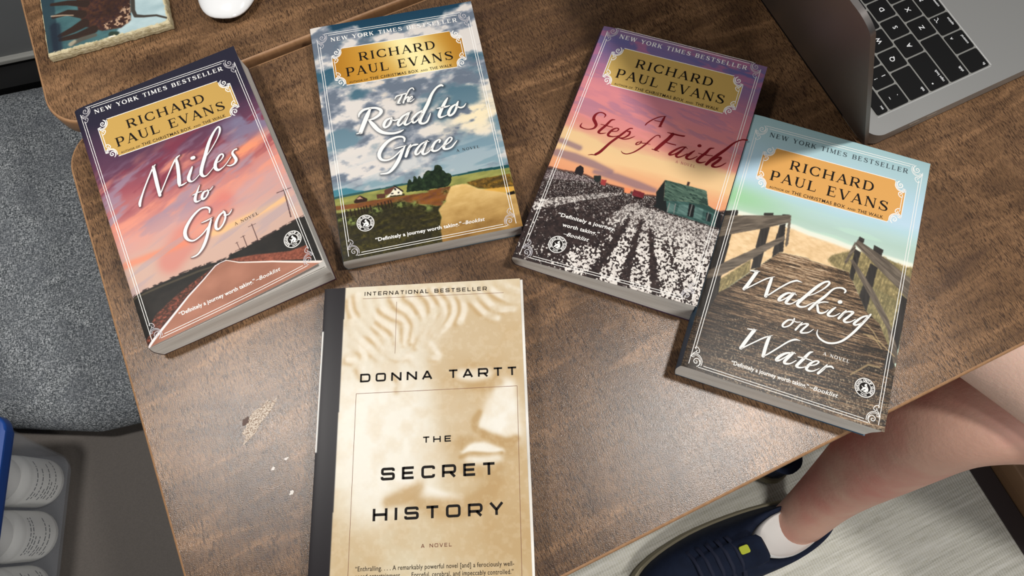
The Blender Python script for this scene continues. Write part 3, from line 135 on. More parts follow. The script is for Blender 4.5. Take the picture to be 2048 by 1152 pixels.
# ------------------------------------------------------------------ mesh helpers
def W3(p):                              # millimetres on the table -> metres in the room
    p = np.asarray(p, float) * MM
    p = p.copy(); p[..., 2] += TABLE_H
    return p
def link(name, me, mat, parent=None, smooth=False):
    o = bpy.data.objects.new(name, me); COL.objects.link(o)
    if mat is not None: me.materials.append(mat)
    if parent is not None: o.parent = parent
    if smooth: me.polygons.foreach_set('use_smooth', [True] * len(me.polygons))
    return o
def mesh(name, verts, faces, mat, parent=None, smooth=False):
    me = bpy.data.meshes.new(name); me.from_pydata([tuple(map(float, v)) for v in verts], [], [tuple(map(int, f)) for f in faces]); me.validate(); me.update()
    return link(name, me, mat, parent, smooth)
def from_bm(name, bm, mat, parent=None, smooth=False):
    bmesh.ops.recalc_face_normals(bm, faces=bm.faces)
    me = bpy.data.meshes.new(name); bm.to_mesh(me); bm.free(); me.update()
    return link(name, me, mat, parent, smooth)
def tag(o, label=None, cat=None, group=None, kind=None):
    if label: o['label'] = label
    if cat: o['category'] = cat
    if group: o['group'] = group
    if kind: o['kind'] = kind
    return o
def empty(name, loc=(0, 0, 0), rotz=0.0):
    o = bpy.data.objects.new(name, None); COL.objects.link(o); o.empty_display_size = 0.05
    o.location = loc; o.rotation_euler = (0, 0, rotz); return o
def autosmooth(o, ang=35):
    me = o.data; me.polygons.foreach_set('use_smooth', [True] * len(me.polygons))
    bm = bmesh.new(); bm.from_mesh(me)
    for e in bm.edges:
        e.smooth = not (len(e.link_faces) == 2 and e.calc_face_angle(0) > math.radians(ang))
    bm.to_mesh(me); bm.free()
def prism(bm, outline, z0, z1, bevel=0.0, seg=3):
    lo = [bm.verts.new((x, y, z0)) for x, y in outline]; hi = [bm.verts.new((x, y, z1)) for x, y in outline]
    n = len(lo); bm.faces.new(hi); bm.faces.new(lo[::-1])
    for i in range(n): bm.faces.new((lo[i], lo[(i + 1) % n], hi[(i + 1) % n], hi[i]))
    if bevel:
        es = [e for e in bm.edges if all(v in hi for v in e.verts)] + [e for e in bm.edges if all(v in lo for v in e.verts)]
        bmesh.ops.bevel(bm, geom=es, offset=bevel, segments=seg, affect='EDGES', profile=0.5)
def rrect(x0, y0, x1, y1, r, n=6):
    if not isinstance(r, (list, tuple)): r = [r] * 4       # corners: x1y1, x0y1, x0y0, x1y0
    out = []
    for (cx, cy, a0), q in zip(((x1, y1, 0), (x0, y1, 90), (x0, y0, 180), (x1, y0, 270)), r):
        sx = 1 if cx == x1 else -1; sy = 1 if cy == y1 else -1
        if q <= 1e-9: out.append((cx, cy)); continue
        for i in range(n + 1):
            a = math.radians(a0 + 90 * i / n); out.append((cx - sx * q + q * math.cos(a), cy - sy * q + q * math.sin(a)))
    return out
def box_bm(bm, x0, y0, z0, x1, y1, z1, r=0.0, bevel=0.0):
    prism(bm, rrect(x0, y0, x1, y1, r), z0, z1, bevel)
def loft(bm, rings, cap0=True, cap1=True):
    vs = [[bm.verts.new(p) for p in ring] for ring in rings]; n = len(vs[0])
    for a, b in zip(vs, vs[1:]):
        for i in range(n): bm.faces.new((a[i], a[(i + 1) % n], b[(i + 1) % n], b[i]))
    if cap0: bm.faces.new(vs[0][::-1])
    if cap1: bm.faces.new(vs[-1])
def lathe(bm, cx, cy, prof, n=32):
    loft(bm, [[(cx + r * math.cos(2 * math.pi * i / n), cy + r * math.sin(2 * math.pi * i / n), z) for i in range(n)] for r, z in prof])
def spline(pts, sub=5):
    P = np.array(pts, float)
    if len(P) < 3: return P
    Q = np.vstack([2 * P[0] - P[1], P, 2 * P[-1] - P[-2]]); out = []
    for i in range(1, len(Q) - 2):
        p0, p1, p2, p3 = Q[i - 1:i + 3]
        for t in np.linspace(0, 1, sub, endpoint=False):
            out.append(0.5 * (2 * p1 + (p2 - p0) * t + (2 * p0 - 5 * p1 + 4 * p2 - p3) * t * t + (3 * p1 - 3 * p2 + p3 - p0) * t ** 3))
    out.append(P[-1]); return np.array(out)

# ------------------------------------------------------------------ printing: pictures computed on a fine grid of the cover
class Print:
    """A printed picture: one colour per point of a grid over a sheet w x h (mm, origin top left)."""
    def __init__(s, w, h, step=0.36, seed=1):
        s.w, s.h = w, h; s.nx, s.ny = int(w / step) + 1, int(h / step) + 1
        s.X, s.Y = np.meshgrid(np.linspace(0, w, s.nx), np.linspace(0, h, s.ny)); s.C = np.zeros((s.ny, s.nx, 3)); s.seed = seed
    def vn(s, x, y, seed):
        T = np.random.RandomState(seed).rand(128, 128); xi, yi = np.floor(x).astype(int), np.floor(y).astype(int)
        fx, fy = x - xi, y - yi; fx = fx * fx * (3 - 2 * fx); fy = fy * fy * (3 - 2 * fy)
        a = T[yi % 128, xi % 128]; b = T[yi % 128, (xi + 1) % 128]; c = T[(yi + 1) % 128, xi % 128]; d = T[(yi + 1) % 128, (xi + 1) % 128]
        return (a * (1 - fx) + b * fx) * (1 - fy) + (c * (1 - fx) + d * fx) * fy
    def fbm(s, sx, sy, octv=5, rot=0.0, seed=0, gain=0.5):
        s.seed += 1; c, q = math.cos(math.radians(rot)), math.sin(math.radians(rot))
        U, V = (c * s.X + q * s.Y) / sx + 200, (-q * s.X + c * s.Y) / sy + 200
        t = np.zeros_like(U); a = 1.0; tot = 0
        for o in range(octv):
            t += a * s.vn(U * 2 ** o, V * 2 ** o, seed * 31 + s.seed * 7 + o); tot += a; a *= gain
        return t / tot
    def grad(s, stops, f=None):
        f = s.Y if f is None else f; p = [a for a, _ in stops]; c = np.array([b for _, b in stops], float) / 255
        s.C[:] = np.stack([np.interp(f, p, c[:, k]) for k in range(3)], -1)
    def mix(s, mask, col):
        col = np.asarray(col, float); col = col / 255 if col.ndim == 1 else col
        s.C += (col - s.C) * np.clip(mask, 0, 1)[..., None]
    def blur(s, m, n=1):
        for _ in range(n):
            p = np.pad(m, 1, mode='edge'); m = (p[:-2, 1:-1] + p[2:, 1:-1] + p[1:-1, :-2] + p[1:-1, 2:] + 2 * m) / 6
        return m
    def poly(s, pts, soft=1):
        m = np.zeros(s.X.shape, bool); P = np.array(pts, float)[:, :2]
        for (x0, y0), (x1, y1) in zip(P, np.roll(P, -1, 0)):
            if y0 == y1: continue
            r = slice(max(0, int((min(y0, y1)) / s.h * s.ny) - 1), max(0, int(max(y0, y1) / s.h * s.ny) + 3))
            yy = s.Y[r]; m[r] ^= ((y0 > yy) != (y1 > yy)) & (s.X[r] < (x1 - x0) * (yy - y0) / (y1 - y0) + x0)
        return s.blur(m.astype(float), soft)
    def line(s, pts, soft=0.25, width=None):
        out = np.zeros(s.X.shape); P = np.array(pts, float)
        for a, b in zip(P, P[1:]):
            wa, wb = (a[2], b[2]) if width is None else (width, width)
            pad = max(wa, wb) / 2 + 3 * soft
            jx = slice(max(0, int((min(a[0], b[0]) - pad) / s.w * s.nx)), max(0, int((max(a[0], b[0]) + pad) / s.w * s.nx) + 2))
            jy = slice(max(0, int((min(a[1], b[1]) - pad) / s.h * s.ny)), max(0, int((max(a[1], b[1]) + pad) / s.h * s.ny) + 2))
            X, Y = s.X[jy, jx], s.Y[jy, jx]
            if X.size == 0: continue
            d = b[:2] - a[:2]; L = max(d @ d, 1e-9); t = np.clip(((X - a[0]) * d[0] + (Y - a[1]) * d[1]) / L, 0, 1)
            r = np.hypot(X - a[0] - t * d[0], Y - a[1] - t * d[1]) - (wa + (wb - wa) * t) / 2
            out[jy, jx] = np.maximum(out[jy, jx], np.exp(-(np.maximum(r, 0) / soft) ** 2))
        return out
    def speck(s, size, density, seed):
        """Round-ish specks; density is a 0..1 array."""
        n = s.vn(s.X / size, s.Y / size, seed) * 0.6 + s.vn(s.X / size * 1.9 + 7, s.Y / size * 1.9, seed + 1) * 0.4
        t = np.quantile(n, np.linspace(0, 1, 101)); rank = np.interp(n, t, np.linspace(0, 1, 101))
        return np.clip((rank - (1 - density)) / 0.10, 0, 1)
def band(a, lo, hi): return np.clip((a - lo) / (hi - lo), 0, 1)

# ------------------------------------------------------------------ lettering
def ell(cx, cy, rx, ry, a0, a1, n=18, t=0.075, T=0.17):
    pts = []
    for i in range(n + 1):
        a = math.radians(a0 + (a1 - a0) * i / n); pts.append((cx + rx * math.cos(a), cy + ry * math.sin(a), t + (T - t) * abs(math.cos(a)) ** 1.3))
    return pts
def serif_font():
    T, t, sv = 0.17, 0.07, 0.055
    def ln(x0, y0, x1, y1, w): return [(x0, y0, w), (x1, y1, w)]
    def foot(x, w=T, y=0.0): return ln(x - w / 2 - 0.11, y + sv / 2, x + w / 2 + 0.11, y + sv / 2, sv)
    def stem(x, y0=0, y1=1, w=T, b=True, e=True):
        o = [ln(x, y0, x, y1, w)]
        if b: o.append(foot(x, w, y0))
        if e: o.append(foot(x, w, y1 - sv))
        return o
    def arm(x0, x1, y, tick): return [ln(x0, y, x1, y, t), ln(x1, y, x1 + 0.02, y + tick, 0.05)]
    bowl = lambda x, y0, y1, r: [[(0.22, y1, t), (x, y1, t)] + ell(x, (y0 + y1) / 2, r, (y1 - y0) / 2, 90, -90, 12)[1:-1] + [(x, y0, t), (0.22, y0, t)]]
    F = {' ': ([], 0.62)}
    F['I'] = (stem(0.25), 0.5)
    F['H'] = (stem(0.22) + stem(1.02) + [ln(0.22, 0.5, 1.02, 0.5, t)], 1.24)
    F['E'] = (stem(0.22) + arm(0.22, 0.82, 0.965, -0.2) + arm(0.22, 0.66, 0.52, -0.12) + arm(0.22, 0.66, 0.52, 0.12) + arm(0.22, 0.88, 0.035, 0.22), 1.02)
    F['F'] = (stem(0.22) + arm(0.22, 0.82, 0.965, -0.2) + arm(0.22, 0.66, 0.52, -0.12), 0.95)
    F['L'] = (stem(0.22) + arm(0.22, 0.86, 0.035, 0.24), 0.98)
    F['T'] = (stem(0.5, e=False) + arm(0.5, 0.93, 0.965, -0.2) + arm(0.5, 0.07, 0.965, -0.2), 1.0)
    F['A'] = ([ln(0.13, 0, 0.56, 1, t), ln(0.54, 1, 0.98, 0, T), ln(0.28, 0.34, 0.82, 0.34, t), foot(0.13, t), foot(0.98)], 1.12)
    F['V'] = ([ln(0.13, 1, 0.56, 0, T), ln(0.56, 0, 0.97, 1, t), foot(0.13, T, 1 - sv), foot(0.97, t, 1 - sv)], 1.1)
    F['W'] = ([ln(0.13, 1, 0.46, 0, T), ln(0.46, 0, 0.76, 1, t), ln(0.76, 1, 1.09, 0, T), ln(1.09, 0, 1.4, 1, t), foot(0.13, T, 1 - sv), foot(1.4, t, 1 - sv), foot(0.76, T, 1 - sv)], 1.52)
    F['N'] = (stem(0.2, w=t) + stem(1.0, w=t, b=False) + [ln(0.2, 1, 1.0, 0.02, T)], 1.2)
    F['M'] = (stem(0.2, w=t) + stem(1.15) + [ln(0.2, 1, 0.66, 0.08, T), ln(0.66, 0.08, 1.12, 1, t)], 1.36)
    F['K'] = (stem(0.22) + [ln(0.28, 0.42, 0.88, 0.97, t), ln(0.5, 0.62, 0.94, 0, T), foot(0.96), foot(0.88, t, 1 - sv)], 1.12)
    F['Y'] = (stem(0.52, 0, 0.5, e=False) + [ln(0.12, 1, 0.52, 0.46, T), ln(0.52, 0.46, 0.92, 1, t), foot(0.12, T, 1 - sv), foot(0.92, t, 1 - sv)], 1.04)
    F['X'] = ([ln(0.12, 1, 0.9, 0, T), ln(0.12, 0, 0.9, 1, t), foot(0.12, T, 1 - sv), foot(0.9), foot(0.12, t), foot(0.9, t, 1 - sv)], 1.02)
    F['P'] = (stem(0.22) + bowl(0.58, 0.44, 0.965, 0.28), 0.98)
    F['R'] = (stem(0.22) + bowl(0.6, 0.47, 0.965, 0.27) + [ln(0.55, 0.48, 0.95, 0, T), foot(0.98, 0.1)], 1.1)
    F['B'] = (stem(0.22) + bowl(0.58, 0.5, 0.965, 0.25) + bowl(0.6, 0.035, 0.52, 0.3), 1.04)
    F['D'] = (stem(0.22) + bowl(0.55, 0.035, 0.965, 0.47), 1.18)
    F['O'] = ([ell(0.6, 0.5, 0.48, 0.47, 0, 360, 30)], 1.2)
    F['C'] = ([ell(0.62, 0.5, 0.5, 0.47, 42, 318, 24), ln(0.99, 0.95, 0.99, 0.68, 0.06), ln(0.99, 0.05, 0.99, 0.34, 0.06)], 1.12)
    F['G'] = ([ell(0.62, 0.5, 0.5, 0.47, 42, 318, 24), ln(0.99, 0.95, 0.99, 0.68, 0.06)] + stem(0.98, 0.04, 0.44, b=False), 1.2)
    F['U'] = ([[(0.22, 1, T), (0.22, 0.36, T)] + ell(0.57, 0.36, 0.35, 0.325, 180, 360, 12, t, 0.12)[1:-1] + [(0.92, 0.36, t), (0.92, 1, t)], foot(0.22, T, 1 - sv), foot(0.92, t, 1 - sv)], 1.14)
    F['S'] = ([[tuple(p) for p in spline([(0.84, 0.74, t), (0.74, 0.9, t), (0.5, 0.965, t), (0.27, 0.89, 0.12), (0.2, 0.73, 0.16), (0.42, 0.57, T), (0.66, 0.46, T), (0.86, 0.29, 0.16), (0.78, 0.1, 0.1), (0.5, 0.035, t), (0.26, 0.1, t), (0.14, 0.28, t)], 3)], ln(0.84, 0.98, 0.84, 0.7, 0.055), ln(0.14, 0.02, 0.14, 0.32, 0.055)], 1.0)
    return F
def square_font():
    w = 0.185; a, b, y0, y1 = 0.12, 1.18, w / 2, 1 - w / 2
    def q(pts): return [(x, y, w) for x, y in pts]
    def rr(pts, r=0.22):                     # round the corners of an open or closed path
        closed = pts[0] == pts[-1]; P = [np.array(p, float) for p in pts]; out = [] if closed else [P[0]]
        n = len(P) - 1
        for i in (range(n) if closed else range(1, n)):
            p, c, d = P[i - 1] if i else P[n - 1], P[i], P[i + 1]
            k1 = min(r, np.linalg.norm(p - c) / 2); k2 = min(r, np.linalg.norm(d - c) / 2)
            s = c + (p - c) / np.linalg.norm(p - c) * k1; e = c + (d - c) / np.linalg.norm(d - c) * k2
            for tt in np.linspace(0, 1, 6): out.append((1 - tt) ** 2 * s + 2 * tt * (1 - tt) * c + tt * tt * e)
        out.append(out[0] if closed else P[-1])
        return q([tuple(v) for v in out])
    l2 = lambda *p: q(p)
    F = {' ': ([], 0.8)}
    F['O'] = ([rr([(a, y0), (b, y0), (b, y1), (a, y1), (a, y0)])], 1.3)
    F['D'] = ([l2((a, 0), (a, 1)), rr([(a, y0), (b, y0), (b, y1), (a, y1)], 0.3)], 1.3)
    F['N'] = ([l2((a, 0), (a, 1)), l2((a, 0.95), (b, 0.05)), l2((b, 0), (b, 1))], 1.3)
    F['A'] = ([l2((0.08, 0), (0.62, 1)), l2((0.62, 1), (1.16, 0)), l2((0.28, 0.28), (0.96, 0.28))], 1.24)
    F['T'] = ([l2((0.04, y1), (1.08, y1)), l2((0.56, 0), (0.56, 1))], 1.12)
    F['R'] = ([l2((a, 0), (a, 1)), rr([(a, y1), (b, y1), (b, 0.38), (a, 0.38)]), l2((0.75, 0.4), (1.16, 0))], 1.3)
    F['H'] = ([l2((a, 0), (a, 1)), l2((b, 0), (b, 1)), l2((a, 0.5), (b, 0.5))], 1.3)
    F['E'] = ([l2((a, 0), (a, 1)), l2((a, y0), (1.08, y0)), l2((a, 0.5), (1.0, 0.5)), l2((a, y1), (1.08, y1))], 1.14)
    F['L'] = ([l2((a, 0), (a, 1)), l2((a, y0), (1.0, y0))], 1.04)
    F['I'] = ([l2((a, 0), (a, 1))], 0.24)
    F['S'] = ([rr([(1.12, 0.72), (1.12, y1), (a, y1), (a, 0.5), (1.14, 0.5), (1.14, y0), (a - 0.02, y0), (a - 0.02, 0.28)], 0.16)], 1.26)
    F['C'] = ([rr([(1.12, 0.7), (1.12, y1), (a, y1), (a, y0), (1.12, y0), (1.12, 0.3)])], 1.24)
    F['Y'] = ([l2((0.06, 1), (0.58, 0.42)), l2((0.58, 0.42), (1.1, 1)), l2((0.58, 0), (0.58, 0.45))], 1.16)
    F['V'] = ([l2((0.06, 1), (0.6, 0)), l2((0.6, 0), (1.14, 1))], 1.2)
    F['B'] = ([l2((a, 0), (a, 1)), rr([(a, y1), (1.1, y1), (1.1, 0.5), (a, 0.5)], 0.18), rr([(a, 0.5), (1.18, 0.5), (1.18, y0), (a, y0)], 0.18)], 1.3)
    return F
SERIF, SQUARE = serif_font(), square_font()
def set_text(font, text, x0, x1, y, cap, track=0.18, weight=1.0, y1=None):
    """Strokes (x, y, width in mm) of a line of text between x0 and x1 on the baseline y..y1."""
    adv = [font[c][1] for c in text]; tot = sum(adv) + track * (len(text) - 1); k = (x1 - x0) / tot; x = 0.0; out = []
    y1 = y if y1 is None else y1
    for c, ad in zip(text, adv):
        for st in font[c][0]:
            out.append([((x + px) * k + x0, y + (y1 - y) * (x + px) / tot - py * cap, pw * weight * (cap * 0.6 + k * 0.4)) for px, py, pw in st])
        x += ad + track
    return out
def strips(strokes, maxlen=3.0, smooth=False, caps=False):
    """Flat ribbons along strokes -> 2D verts and faces."""
    V, F = [], []
    for st in strokes:
        P = np.array(spline(st, 6) if smooth and len(st) > 2 else st, float); Q = [P[0]]
        for p, r in zip(P, P[1:]):
            L = np.hypot(*(r - p)[:2])
            if L < 1e-6: continue
            n = max(1, int(math.ceil(L / maxlen)))
            for i in range(1, n + 1): Q.append(p + (r - p) * i / n)
        P = np.array(Q)
        if len(P) < 2: continue
        d = np.gradient(P[:, :2], axis=0); seg = np.diff(P[:, :2], axis=0); seg /= np.maximum(np.hypot(*seg.T), 1e-9)[:, None]
        tn = np.vstack([seg[0], seg[:-1] + seg[1:], seg[-1]])
        if np.hypot(*(P[0, :2] - P[-1, :2])) < 1e-6: tn[0] = tn[-1] = seg[0] + seg[-1]
        ln = np.maximum(np.hypot(*tn.T), 0.7); tn = tn / np.maximum(np.hypot(*tn.T), 1e-9)[:, None]
        miter = np.ones(len(P)); miter[1:-1] = np.clip(2 / ln[1:-1], 1, 1.5)
        nrm = np.stack([-tn[:, 1], tn[:, 0]], 1) * (np.maximum(P[:, 2], 0.03) / 2 * miter)[:, None]
        b = len(V); n = len(P)
        for i in range(n): V.append(P[i, :2] + nrm[i]); V.append(P[i, :2] - nrm[i])
        for i in range(n - 1): F.append((b + 2 * i, b + 2 * i + 1, b + 2 * i + 3, b + 2 * i + 2))
        if caps:
            for e, sgn in ((0, -1), (n - 1, 1)):
                w = max(P[e, 2], 0.03) / 2; c = len(V); ang = math.atan2(*(tn[e] * sgn)[::-1])
                V.append(P[e, :2])
                for i in range(7): a = ang - math.pi / 2 + math.pi * i / 6; V.append(P[e, :2] + w * np.array([math.cos(a), math.sin(a)]))
                for i in range(6): F.append((c, c + 1 + i, c + 2 + i))
    return np.array(V), F
def font_mesh(text, bold=0.0, shear=0.0, spacing=1.0):
    """Flat outline of a line of sans text: 2D verts (cap height about 0.7) and faces, laid out from the built-in typeface."""
    c = bpy.data.curves.new('lettering', 'FONT'); c.body = text; c.size = 1.0; c.offset = bold; c.shear = shear; c.space_character = spacing; c.resolution_u = 3
    o = bpy.data.objects.new('lettering', c); me = o.to_mesh()
    V = np.array([v.co[:2] for v in me.vertices]) if len(me.vertices) else np.zeros((0, 2)); F = [tuple(p.vertices) for p in me.polygons]
    o.to_mesh_clear(); bpy.data.objects.remove(o); bpy.data.curves.remove(c)
    return V, F
def sans(text, x0, x1, y, cap, y1=None, bold=0.012, shear=0.0, spacing=1.05):
    V, F = font_mesh(text, bold, shear, spacing); lo, hi = V[:, 0].min(), V[:, 0].max(); f = (V[:, 0] - lo) / (hi - lo); y1 = y if y1 is None else y1
    return np.stack([x0 + f * (x1 - x0), y + (y1 - y) * f - V[:, 1] / 0.72 * cap], 1), F
def merge(*parts):
    V, F, b = [], [], 0
    for v, f in parts:
        if len(v) == 0: continue
        V.append(v); F += [tuple(i + b for i in q) for q in f]; b += len(v)
    return np.vstack(V), F

# ------------------------------------------------------------------ the pictures on the covers
CW, CH = 133.35, 203.2
def picture_dusk_road():
    p = Print(CW, CH, seed=11); A = ART['A']
    tilt = p.Y - (p.X - 66) * 0.02
    warp = tilt + 26 * (p.fbm(60, 22, 4, -14) - 0.5)
    p.grad([(0, (40, 40, 54)), (28, (44, 40, 56)), (52, (84, 56, 78)), (68, (112, 66, 86)), (84, (156, 84, 94)), (104, (198, 130, 124)), (122, (204, 158, 154)), (136, (208, 160, 150)), (150, (204, 172, 158)), (200, (206, 168, 148))], warp)
    c = p.fbm(34, 9, 5, -16, 3)
    up = band(p.Y, 55, 75) * band(-p.Y, -135, -112)
    p.mix(band(c, 0.50, 0.66) * up * 0.75, (232, 152, 128)); p.mix(band(p.fbm(26, 7, 4, -16, 5), 0.54, 0.68) * up * 0.7, (154, 140, 160))
    p.mix(band(p.fbm(22, 6, 4, -18, 8), 0.55, 0.66) * band(p.Y, 50, 62) * band(-p.Y, -108, -90) * 0.75, (128, 56, 72))
    p.mix(band(p.X, 88, 112) * band(p.fbm(16, 9, 4, -10, 12), 0.40, 0.55) * band(p.Y, 55, 64) * band(-p.Y, -92, -78) * 0.8, (128, 126, 152))
    p.mix(np.exp(-((p.X - 112) / 20) ** 2 - ((p.Y - 92) / 9) ** 2) * (0.3 + band(c, 0.4, 0.6)) * 0.8, (240, 150, 112))
    p.mix(p.line([(34, 150, 9), (50, 139, 12), (66, 133, 9), (84, 124, 5)], 6) * 0.42, (212, 98, 90))
    p.mix(np.exp(-((p.X - 66) / 20) ** 2 - ((p.Y - 136) / 8) ** 2) * 0.5, (240, 170, 140))
    p.mix(p.line(A['streak2'], 2.2) * 0.75, (246, 194, 132)); p.mix(p.line(A['streak'], 2.4) * 0.7, (232, 138, 106))
    p.mix(band(p.fbm(40, 5, 4, -14, 21), 0.5, 0.62) * band(p.Y, 118, 140) * 0.5, (176, 158, 164))
    g = p.poly(A['ground']); tree = p.blur((p.poly([(x, y - 1.1) for x, y in A['ground']], 0) > 0.5) * (p.fbm(2.5, 2.0, 3) > 0.47) * 1.0)
    p.mix(tree * 0.85, (44, 36, 38)); n = p.fbm(7, 4, 4)
    p.mix(g, np.stack([38 + 16 * n, 38 + 12 * n, 37 + 10 * n], -1) / 255); p.mix(p.line(A['lline'], 0.5) * 0.6, (98, 88, 70))
    f = p.fbm(1.3, 1.0, 3)
    p.mix(p.poly(A['shl'], 2), np.stack([58 + 100 * f * f * 1.6, 44 + 45 * f * f * 1.5, 38 + 34 * f * f * 1.5], -1) / 255)
    p.mix(p.poly(A['grass'], 2), np.stack([96 + 80 * f, 54 + 48 * f, 44 + 36 * f], -1) / 255)
    q = p.fbm(18, 10, 3)
    p.mix(p.poly(A['road']), np.stack([146 + 40 * q, 98 + 32 * q, 80 + 28 * q], -1) / 255)
    p.mix(p.line([(x - 1.2, y, w) for x, y, w in A['wl']], 0.5) * 0.7, (52, 30, 30))
    p.mix(p.line(A['wl'], 0.2), (244, 232, 230)); p.mix(p.line(A['wr'], 0.2), (240, 224, 214))
    for i in range(4): p.mix(p.line([(x, y, w * .45) for x, y, w in A['pole%d' % i]], 0.16) * 0.85, (62, 38, 42)); p.mix(p.line([(x, y, w * .4) for x, y, w in A['bar%d' % i]], 0.14) * 0.8, (62, 38, 42))
    for st in TITLE['A']: p.mix(p.line([(x + .5, y + .5, w) for x, y, w in spline(st, 3)], 0.9) * 0.5, (44, 26, 34))
    return p
def picture_dirt_road():
    p = Print(CW, CH, seed=23); A = ART['B']
    p.grad([(0, (28, 62, 84)), (40, (50, 90, 110)), (90, (96, 124, 138)), (135, (124, 152, 166)), (160, (140, 166, 172)), (203, (140, 166, 172))])
    c = p.fbm(46, 26, 6, -8, 2); d = p.fbm(20, 11, 5, -8, 4)
    dens = c * 0.65 + d * 0.35 + 0.10 * np.exp(-((p.Y - 95) / 32) ** 2) - 0.12 * np.exp(-((p.X - 20) / 12) ** 2 - ((p.Y - 68) / 7) ** 2) - 0.14 * np.exp(-((p.X - 40) / 22) ** 2 - ((p.Y - 68) / 6) ** 2) - 0.14 * np.exp(-((p.X - 92) / 50) ** 2 - ((p.Y - 4) / 9) ** 2) - 0.10 * np.exp(-((p.X - 116) / 18) ** 2 - ((p.Y - 74) / 12) ** 2)
    m = band(dens, 0.44, 0.54)
    p.mix(m * 0.92, (152, 156, 166)); lit = p.fbm(13, 8, 5, -8, 9)
    p.mix(m * band(lit, 0.46, 0.58) * 0.9, (226, 218, 210)); p.mix(m * band(-lit, -0.45, -0.36) * 0.75, (92, 104, 120))
    p.mix(np.exp(-((p.X - 118) / 26) ** 2 - ((p.Y - 104) / 20) ** 2) * band(dens, 0.40, 0.56) * band(lit, 0.36, 0.5), (242, 226, 188))
    p.mix(np.exp(-((p.X - 62) / 18) ** 2 - ((p.Y - 66) / 10) ** 2) * band(lit, 0.46, 0.56) * 0.8, (216, 198, 176))
    p.mix(band(p.fbm(40, 5, 4, -8, 14), 0.5, 0.62) * band(p.Y, 118, 132) * 0.5, (186, 194, 198))
    p.mix(p.poly(A['hills'], 2), (70, 128, 142))
    g = p.poly(A['ground']); f = p.fbm(9, 2.6, 5, -8, 30); e = p.fbm(1.6, 1.4, 3, 0, 33)
    p.mix(g, np.stack([112 + 60 * f, 118 + 50 * f, 62 + 30 * f], -1) / 255)
    p.mix(p.poly(A['ridge']), (44, 84, 84)); p.mix(p.poly(A['ridge2']), (26, 72, 74))
    p.mix(p.poly(A['rfield'], 2), np.stack([52 + 90 * f * e * 2, 42 + 62 * f * e * 2, 18 + 24 * e], -1) / 255)
    p.mix(p.poly(A['brown'], 2), np.stack([84 + 70 * f, 50 + 44 * f, 24 + 30 * e], -1) / 255)
    dk = p.poly(A['dark'], 3); p.mix(dk, np.stack([30 + 52 * e * f * 1.6, 28 + 46 * e * f * 1.6, 12 + 22 * e], -1) / 255)
    for (x, y, w) in A['bush'] + A['bush2']:
        b = np.exp(-((p.X - x) / (w * 0.5)) ** 2 - ((p.Y - y) / (w * 0.42)) ** 2)
        p.mix(b * band(e, 0.3, 0.6) * 0.95, (124, 138, 74) if w > 2.2 else (60, 52, 30)); p.mix(b * band(-e, -0.42, -0.3) * 0.8, (44, 50, 24))
    q = p.fbm(10, 5, 5, -6, 41); t = band(p.Y, 158, 203)
    p.mix(p.poly(A['road'], 2), np.stack([(232 + 34 * (q - .5)) * (1 - t) + (146 + 70 * (q - .5)) * t, (196 + 44 * (q - .5)) * (1 - t) + (108 + 64 * (q - .5)) * t, (128 + 60 * (q - .5)) * (1 - t) + (54 + 40 * (q - .5)) * t], -1) / 255)
    p.mix(p.poly(A['orange'], 2) * 0.85, (224, 166, 70)); p.mix(p.poly(A['blk']), (20, 14, 8))
    for i, (x, y) in enumerate(A['posts']): p.mix(p.line([(x, y - 2.6, .45), (x + .3, y + 2.4, .6)], 0.3) * 0.85, (34, 24, 18))
    tn = p.fbm(2.2, 2.0, 3, 0, 50)
    for k in ('tree2', 'tree'):
        tm = p.poly(A[k], 2); edge = p.blur(tm, 3); m2 = band(edge + (tn - 0.5) * 0.9, 0.40, 0.58)
        p.mix(m2, np.stack([20 + 40 * tn * tn, 32 + 48 * tn * tn, 22 + 26 * tn * tn], -1) / 255)
    p.mix(p.poly(A['shed']), (84, 52, 38)); p.mix(p.poly(A['barn']), (50, 32, 26)); p.mix(p.poly(A['barnf']), (196, 150, 124))
    p.mix(p.line(A['hbase'], 0.5) * 0.8, (32, 26, 20)); p.mix(p.poly(A['hwall']), (238, 230, 206)); p.mix(p.poly(A['hroof']), (96, 60, 48)); p.mix(p.line(A['hedge'], 0.3), (42, 30, 28))
    for i in range(3): p.mix(p.poly(A['win%d' % i]), (36, 32, 36))
    for st in TITLE['B']: p.mix(p.line([(x + .5, y + .6, w) for x, y, w in spline(st, 3)], 1.2) * 0.55, (44, 52, 62))
    return p
